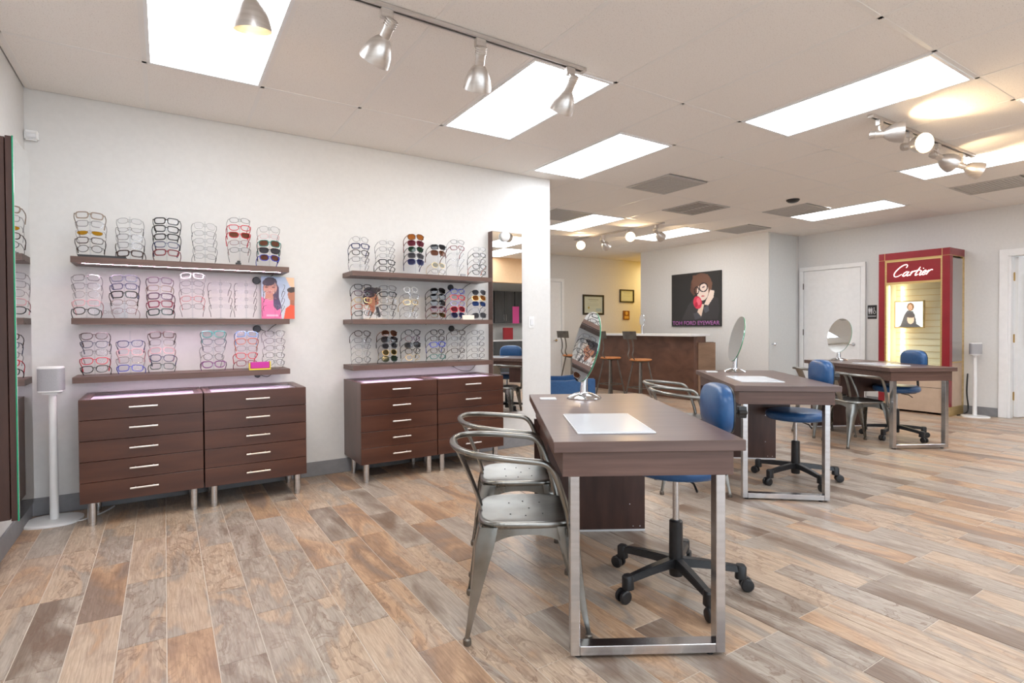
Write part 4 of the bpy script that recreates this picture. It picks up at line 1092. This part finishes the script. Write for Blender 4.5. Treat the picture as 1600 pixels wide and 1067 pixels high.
# back wall certificates
def certificate(x0, x1, z0, z1, label, fr, lines):
    t = thing('framed_certificate', label, 'certificate', ((x0+x1)/2, YB, (z0+z1)/2), 0, 'certificates on the far wall')
    w, h = (x1-x0)/2, (z1-z0)/2; f = MB()
    for a in ((-w, -h, w, -h+fr), (-w, h-fr, w, h), (-w, -h+fr, -w+fr, h-fr), (w-fr, -h+fr, w, h-fr)): f.box(a[0], -0.022, a[1], a[2], 0, a[3])
    f.build('frame', M_black, t, smooth=False)
    picture('print', 2*w-2*fr, 2*h-2*fr, 40, 40, lines, (240, 238, 226), M_print, t, (0, -0.008, 0))
    MB().box(-w+fr, -0.007, -h+fr, w-fr, -0.001, h-fr).build('backing', M_paper, t, smooth=False)
    MB().box(-w+fr, -0.013, -h+fr, w-fr, -0.011, h-fr).build('pane', M_glass, t, smooth=False)
lines = [('p', [(0.25, 0.80), (0.78, 0.80), (0.78, 0.84), (0.25, 0.84)], (196, 192, 180)), ('p', [(0.3, 0.68), (0.72, 0.68), (0.72, 0.71), (0.3, 0.71)], (206, 202, 190)), ('p', [(0.2, 0.55), (0.8, 0.55), (0.8, 0.575), (0.2, 0.575)], (214, 210, 198)), ('p', [(0.2, 0.45), (0.8, 0.45), (0.8, 0.475), (0.2, 0.475)], (214, 210, 198))]
certificate(7.739, 8.351, 1.478, 1.921, 'larger framed certificate with gold seal on far back wall', 0.04, lines+[('e', 0.25, 0.32, 0.05, 0.07, 0, (206, 176, 90)), ('p', [(0.65, 0.1), (0.95, 0.1), (0.95, 0.3), (0.65, 0.3)], (206, 220, 226))])
certificate(8.84, 9.286, 1.771, 2.07, 'smaller framed certificate high beside the yellow corner', 0.03, lines)
t = thing('award_plaque', 'small brown award plaque with gold plate below smaller certificate', 'plaque', (9.04, YB, 1.476))
MB().box(-0.10, -0.02, -0.105, 0.10, 0, 0.105).build('board', noisy('plaque_wood', (128, 78, 38), (148, 94, 50), (10, 10, 10), 0.35), t, bevel=0.004)
MB().box(-0.065, -0.023, -0.08, 0.065, -0.02, -0.02).build('plate', M_gold, t, smooth=False)
MB().lathe([(0, 0), (0.042, 0), (0.042, 0.004), (0, 0.006)], 20, Matrix.Translation((0, -0.02, 0.045)) @ Matrix.Rotation(PI/2, 4, 'X')).build('medallion', M_gold, t)

# advertising poster on the poster wall
t = thing('advertising_poster', 'large dark poster of a woman with glasses and a red rose', 'poster', (XP-0.003, 6.737, 1.706), -PI/2)
MB().box(-0.555, -0.028, -0.495, 0.555, 0, 0.495).build('board', M_black, t, smooth=False)
dk_ = (50, 49, 49)
picture('print', 1.11, 0.99, 150, 134, [
    ('p', [(0.22, 0.12), (0.36, 0.40), (0.5, 0.56), (0.62, 0.50), (0.72, 0.30), (0.7, 0.12)], (66, 64, 65)),
    ('p', [(0.66, 0.12), (0.72, 0.42), (0.84, 0.56), (0.95, 0.5), (0.98, 0.3), (0.94, 0.12)], (62, 60, 62)),
    ('e', 0.62, 0.78, 0.205, 0.20, 0, (112, 82, 70)), ('p', [(0.42, 0.82), (0.40, 0.66), (0.47, 0.57), (0.55, 0.62), (0.55, 0.82)], (104, 74, 62)), ('p', [(0.70, 0.86), (0.84, 0.80), (0.82, 0.62), (0.72, 0.55)], (120, 88, 72)),
    ('e', 0.65, 0.64, 0.115, 0.165, 0, (238, 218, 206)), ('p', [(0.45, 0.95), (0.75, 0.95), (0.80, 0.80), (0.70, 0.79), (0.6, 0.76), (0.5, 0.70), (0.44, 0.74)], (116, 84, 70)),
    ('p', [(0.80, 0.66), (0.88, 0.64), (0.86, 0.52), (0.76, 0.38), (0.68, 0.40), (0.74, 0.52)], (240, 220, 206)), ('p', [(0.60, 0.42), (0.68, 0.40), (0.62, 0.16), (0.53, 0.22)], (236, 210, 190)),
    ('e', 0.55, 0.44, 0.085, 0.12, 0.2, (216, 62, 88)), ('e', 0.57, 0.46, 0.04, 0.07, 0.2, (236, 110, 128)), ('e', 0.52, 0.40, 0.03, 0.05, -0.2, (180, 40, 66)),
    ('p', [(0.5, 0.12), (0.46, 0.24), (0.55, 0.26), (0.64, 0.16)], (84, 84, 92)), ('p', [(0.66, 0.34), (0.76, 0.38), (0.78, 0.28), (0.70, 0.24)], (92, 94, 102)),
    ('r', 0.665, 0.715, 0.078, 0.078, 0.13, (40, 34, 42)), ('r', 0.53, 0.665, 0.045, 0.066, 0.17, (40, 34, 42)), ('p', [(0.57, 0.70), (0.60, 0.72), (0.60, 0.705), (0.57, 0.685)], (40, 34, 42)),
    ('e', 0.665, 0.72, 0.03, 0.014, 0.3, (120, 96, 110)), ('e', 0.655, 0.555, 0.035, 0.014, 0, (210, 120, 120))], dk_, M_print, t, (0, -0.0292, 0))
text_mesh('lettering', 'TOM FORD EYEWEAR', 1.06, 0.075, 0.002, mat('mauve_ink', (178, 108, 178), 0.4), t, (0.0, -0.0295, -0.435), bold=0.012)

# ------------------------------------------------------------------ red display tower (local x right, facing -y; turned to face -x)
TW, TD, TH = 0.85, 0.475, 2.23
t = thing('display_tower', 'burgundy and gold lit display tower with script sign by the right wall', 'display case', (8.72, 3.415, 0), -PI/2)
hw = TW/2
for s_, w_ in ((-1, 0.075), (1, 0.085)):
    x0_, x1_ = (-hw, -hw+w_) if s_ < 0 else (hw-w_, hw)
    MB().box(x0_, 0, 0.12, x1_, 0.09, 2.13).build('pilaster', M_red, t, bevel=0.002, seg=1)
    MB().box(x0_, 0, 0.0, x1_, 0.09, 0.12).build('plinth', M_gold, t, bevel=0.002, seg=1)
    gx = x1_ if s_ < 0 else x0_-0.022
    MB().box(gx, 0.012, 0.66, gx+0.022, 0.04, 2.13).build('gold_trim', M_gold, t, smooth=False)
MB().box(-hw, 0, 2.135, hw, TD, TH).build('cornice', M_red, t, bevel=0.002, seg=1)
MB().box(-hw+0.004, 0.004, 2.128, hw-0.004, TD-0.004, 2.135).build('cornice_line', M_gold, t, smooth=False)
for x in (-hw+0.078, hw-0.088): MB().box(x-0.003, -0.002, 2.135, x+0.003, 0.0, TH).build('cornice_joint', M_gold, t, smooth=False)
ix0, ix1 = -hw+0.097, hw-0.107
sgn = MB().box(ix0, 0.02, 1.815, ix1, 0.05, 2.10).build('sign_panel', M_red, t, smooth=False)
MB().box(ix0, 0.014, 2.10, ix1, 0.05, 2.13).build('gold_trim', M_gold, t, smooth=False)
MB().box(ix0, 0.008, 1.785, ix1, 0.05, 1.815).build('gold_trim', M_gold, t, smooth=False)
strokes = [[(2.55,2.15),(2.75,2.65),(2.35,3.0),(1.5,2.75),(0.6,1.9),(0.05,0.9),(0.25,0.1),(1.0,0.0),(1.9,0.55)],
           [(3.45,1.0),(3.0,1.12),(2.45,0.75),(2.25,0.2),(2.6,0.0),(3.1,0.4),(3.5,1.1),(3.25,0.3),(3.45,0.0),(3.9,0.35)],
           [(4.0,0.75),(4.35,1.12),(4.15,0.5),(4.0,0.0)], [(4.15,0.5),(4.5,1.0),(4.9,1.15),(5.0,0.95)],
           [(5.95,2.1),(5.45,0.9),(5.25,0.2),(5.45,0.0),(5.85,0.3)], [(5.0,1.2),(6.2,1.3)],
           [(6.25,0.75),(6.5,1.1),(6.25,0.25),(6.45,0.0),(6.85,0.35)], [(6.72,1.62),(6.80,1.75)],
           [(6.95,0.45),(7.45,0.62),(7.6,1.0),(7.3,1.12),(6.95,0.75),(6.85,0.25),(7.15,0.0),(7.7,0.3)],
           [(7.75,0.75),(8.2,1.12),(8.0,0.5),(7.85,0.0)], [(8.0,0.5),(8.35,1.0),(8.8,1.22),(9.0,1.05)]]
sb = MB(); k_ = 0.455/9.0
for s_ in strokes:
    pts = catmull([((x+0.28*y-0.25)*k_-0.23, 0.012, (y*1.05)*k_+1.893) for x, y in s_], 6)
    sb.tube(pts, [k_*(0.075+0.05*math.sin(PI*i/max(1, len(pts)-1))) for i in range(len(pts))], 8)
sb.build('script_lettering', mat('lit_letters', (255, 250, 246), 0.4, emit=(255, 240, 232), estr=1.3), sgn)
# case behind the glass
MB().box(ix0-0.05, TD-0.10, 0.66, ix1+0.05, TD-0.08, 1.80).build('case_back', M_cream, t, smooth=False)
MB().box(ix0-0.05, 0.05, 0.66, ix0-0.03, TD-0.10, 1.80).build('case_side', M_cream, t, smooth=False)
MB().box(ix0-0.05, 0.05, 0.64, ix1+0.05, TD-0.08, 0.66).build('case_floor', M_cream, t, smooth=False)
MB().box(ix0-0.05, 0.05, 1.80, ix1+0.05, TD-0.08, 1.81).build('case_top', M_cream, t, smooth=False)
for k in range(12):
    z = 0.74+k*0.089
    MB().box(ix0-0.02, TD-0.105, z, ix1+0.05, TD-0.10, z+0.006).build('rail', M_gold, t, smooth=False)
M_tube = mat('lamp_tube', (255, 248, 226), 0.4, emit=(255, 240, 205), estr=5.0)
MB().cyl((ix0+0.012, 0.07, 0.70), (ix0+0.012, 0.07, 1.77), 0.010, n=10).build('lamp_tube', M_tube, t)
MB().cyl((ix0+0.06, TD-0.13, 0.70), (ix0+0.06, TD-0.13, 1.77), 0.014, n=10).build('lamp_tube', M_tube, t)
MB().box(ix0, 0.026, 0.66, ix1, 0.030, 1.785).build('front_glass', M_glass, t, smooth=False)
MB().box(hw-0.004, 0.09, 0.72, hw-0.001, TD-0.06, 2.10).build('side_panel', mat('side_silver', (186, 184, 184), 0.16, 0.85), t, smooth=False)
MB().box(hw-0.02, 0.09, 0.12, hw-0.002, TD-0.06, 0.70).build('side_base', M_beige, t, smooth=False)
MB().box(hw-0.02, 0.09, 0.70, hw, TD-0.06, 0.72).build('gold_trim', M_gold, t, smooth=False)
MB().box(hw-0.02, TD-0.06, 0.0, hw, TD, 2.128).build('gold_post', M_gold, t, smooth=False)
MB().box(hw-0.02, 0.09, 0.0, hw, TD-0.06, 0.12).build('gold_base', M_gold, t, smooth=False)
MB().box(-hw, 0.09, 0.0, -hw+0.02, TD, 2.128).build('side_panel', M_beige, t, smooth=False)
lf = MB().box(-hw+0.075, 0.02, 0.03, hw-0.085, 0.04, 0.655).build('lower_panel', M_beige, t, smooth=False)
MB().box(-hw+0.075, 0.017, 0.36, hw-0.085, 0.02, 0.364).build('seam', M_black, lf, smooth=False)
lb_ = thing('lit_picture', 'backlit picture of two people in dark tops inside the display tower', 'picture', (8.96, 3.552, 1.362), -PI/2)
MB().box(-0.185, -0.004, -0.195, 0.185, 0.035, 0.195).build('light_box', M_gold, lb_, bevel=0.003, seg=1)
picture('print', 0.34, 0.36, 60, 64, [
    ('p', [(0.18, 0.02), (0.34, 0.5), (0.45, 0.66), (0.66, 0.62), (0.76, 0.3), (0.78, 0.02)], (92, 88, 90)), ('e', 0.56, 0.80, 0.13, 0.16, 0, (132, 92, 60)), ('e', 0.55, 0.78, 0.080, 0.115, 0, (206, 158, 128)), ('e', 0.55, 0.735, 0.03, 0.012, 0, (160, 80, 70)),
    ('p', [(0.1, 0.0), (0.3, 0.12), (0.55, 0.16), (0.8, 0.12), (0.95, 0.0)], (84, 80, 82)), ('e', 0.57, 0.32, 0.13, 0.2, 0, (226, 186, 160)), ('e', 0.57, 0.46, 0.16, 0.10, 0, (86, 78, 78)), ('e', 0.57, 0.40, 0.14, 0.03, 0, (96, 84, 80))],
    (252, 250, 248), M_backlit, lb_, (0, -0.0055, 0))
# black power cable by the tower
tag(MB().tube(catmull([(9.17, 2.94, 0.55), (9.16, 2.945, 0.3), (9.165, 2.93, 0.06), (9.05, 2.95, 0.01), (8.9, 2.96, 0.007)], 6), 0.009, 6).build('power_cable', M_black), 'black cable running down beside the red display tower', 'cable')

# ------------------------------------------------------------------ track lighting
def track(p0, p1, label):
    a, b2 = Vector(p0), Vector(p1); L_ = (b2-a).length; ang = math.atan2((b2-a).y, (b2-a).x)
    t = thing('light_track', label, 'light track', (a.x, a.y, ZC-0.002), ang)
    f = MB().box(0, -0.018, -0.020, L_, -0.008, 0); f.box(0, 0.008, -0.020, L_, 0.018, 0); f.box(0, -0.008, -0.008, L_, 0.008, 0)
    f.build('rail', M_nickel, t, smooth=False)
    MB().box(0.02, -0.008, -0.012, L_-0.02, 0.008, -0.0082).build('slot', M_black, t, smooth=False)
    for x in (0.0, L_): MB().box(x-0.012, -0.020, -0.022, x+0.012, 0.020, 0).build('end_cap', M_nickel, t, bevel=0.002, seg=1)
def track_head(pos, direction, label, lit=True, watts=SPOT_W):
    d = Vector(direction).normalized()
    t = thing('track_lamp', label, 'spotlight', (pos[0], pos[1], ZC-0.022), 0, 'track spotlights')
    MB().box(-0.030, -0.014, -0.045, 0.030, 0.014, 0).build('adapter', M_nickel, t, bevel=0.003)
    joint = Vector((0, 0, -0.085))
    MB().tube([(0, 0, -0.04), (0, 0, -0.075), joint+d*0.01], 0.009, 8).build('arm', M_nickel, t)
    z_ = d; x_ = z_.orthogonal().normalized(); y_ = z_.cross(x_)
    Q = Matrix((x_, y_, z_)).transposed().to_4x4(); Q.translation = joint+Vector((0, 0, -0.022))-d*0.02
    so = MB().lathe([(0, -0.045), (0.022, -0.045), (0.026, -0.040), (0.026, 0.045), (0.024, 0.05), (0, 0.05)], 18, Q)
    for k in range(4):
        so.lathe([(0.026, -0.042+k*0.010), (0.031, -0.041+k*0.010), (0.031, -0.037+k*0.010), (0.026, -0.036+k*0.010)], 18, Q)
    so.build('socket', M_nickel, t)
    prof = [(0.026, 0.045), (0.040, 0.060), (0.056, 0.085), (0.068, 0.118), (0.074, 0.150), (0.0755, 0.168), (0.0735, 0.168), (0.071, 0.150), (0.065, 0.119), (0.053, 0.087), (0.037, 0.063), (0.020, 0.052)]
    MB().lathe(prof, 28, Q).build('shade', M_nickel, t, angle=60)
    MB().lathe([(0, 0.055), (0.016, 0.058), (0.030, 0.085), (0.042, 0.112), (0.044, 0.120), (0.038, 0.127), (0, 0.130)], 20, Q).build('bulb', M_bulb if lit else M_paper, t)
    if lit:
        ld = bpy.data.lights.new('track_lamp_light', 'SPOT'); ld.energy = watts; ld.color = (1.0, 0.72, 0.42); ld.shadow_soft_size = 0.03
        ld.spot_size = R(150); ld.spot_blend = 0.6
        lo = bpy.data.objects.new('lamp_light', ld); COL.objects.link(lo); lo.parent = t
        M_ = Matrix((x_, -y_, -z_)).transposed().to_4x4(); M_.translation = Q @ Vector((0, 0, 0.138)); lo.matrix_local = M_
TY = 2.535
track((-0.05, TY), (2.12, TY), 'long brushed light track nearest the viewer, upper left')
for x, d, lb in [(0.318, (0.10, 0.20, -1.0), 'spotlight cut by the top edge in front of the wide light panel'),
                 (0.911, (-0.25, 0.83, -0.85), 'spotlight second from left on the long near track'),
                 (1.42, (0.22, 0.68, -0.9), 'spotlight third from left on the long near track'),
                 (2.021, (0.0, 0.72, -0.85), 'spotlight at the right end of the long near track')]:
    track_head((x, TY), d, lb, watts=9.0)
track((4.36, 1.975), (6.17, 1.95), 'short light track with four lamps at upper right')
for x, d, lb in [(4.463, (0.50, -0.87, -0.05), 'lit spotlight leftmost on the upper right track, facing right'),
                 (4.949, (-0.41, -0.75, -0.15), 'glowing spotlight second on the upper right track, facing the viewer'),
                 (5.473, (0.85, -0.40, -0.38), 'spotlight third on the upper right track, seen from behind'),
                 (5.976, (0.55, -0.60, -0.34), 'spotlight at the right end of the upper right track')]:
    track_head((x, 1.965), d, lb)
track((6.08, 7.50), (6.20, 5.60), 'light track over the reception bar stools')
for (x, y), d, lb in [((6.081, 7.371), (-0.55, -0.83, -0.10), 'glowing spotlight farthest on the reception track'),
                      ((6.112, 6.818), (0.75, 0.2, -0.55), 'spotlight second on the reception track, turned away'),
                      ((6.176, 6.294), (-0.55, -0.83, -0.10), 'glowing spotlight third on the reception track'),
                      ((6.188, 5.722), (0.85, 0.1, -0.5), 'spotlight at the near end of the reception track')]:
    track_head((x, y), d, lb)
# smoke detector
t = thing('smoke_detector', 'dark dome sensor on the ceiling before the far light panel', 'sensor', (6.47, 3.80, ZC))
MB().lathe([(0, 0.0), (0.075, 0.0), (0.075, -0.012), (0.055, -0.03), (0.03, -0.038), (0, -0.040)], 22).build('dome', M_black, t)

# ------------------------------------------------------------------ work area behind the viewer (seen in the tall mirror)
for k in range(5):
    x = 5.2+k*0.62
    t = thing('upper_cabinet', 'charcoal upper cabinet %s in the mirrored work area' % ORD[k], 'cabinet', (x, YF, 1.32), 0, 'charcoal upper cabinets')
    MB().box(0, 0, 0, 0.60, 0.32, 0.82).build('body', M_cabgrey, t, smooth=False)
    for j in (0, 1):
        dr = MB().box(0.004+j*0.3, 0.32, 0.004, 0.296+j*0.3, 0.34, 0.816).build('door', M_cabgrey, t, bevel=0.003, seg=1)
        MB().cyl((0.27+j*0.06, 0.365, 0.06), (0.27+j*0.06, 0.365, 0.22), 0.006, n=8).build('handle', M_chrome, dr)
t = thing('work_counter', 'pale work counter under the charcoal cabinets', 'counter', (5.2, YF, 0))
MB().box(0, 0.01, 0.04, 3.1, 0.58, 0.86).build('base', M_cabgrey, t, smooth=False)
MB().box(-0.02, 0.01, 0.86, 3.12, 0.62, 0.90).build('worktop', M_paper, t, bevel=0.003, seg=1)
t = thing('pink_notice', 'bright pink paper taped to a charcoal cabinet, seen in the tall mirror', 'notice', (7.70, YF+0.342, 1.53))
MB().box(-0.10, 0, -0.22, 0.10, 0.002, 0.22).build('sheet', mat('pink_paper', (240, 90, 170), 0.5), t, smooth=False)
t = thing('red_binder', 'red binder standing on the pale work counter', 'binder', (7.45, YF+0.35, 0.90))
MB().box(-0.14, -0.03, 0, 0.14, 0.03, 0.30).build('cover', mat('red_cover', (170, 40, 50), 0.4), t, bevel=0.004)
MB().box(-0.13, -0.022, 0.005, 0.142, 0.022, 0.295).build('pages', M_paper, t, smooth=False)
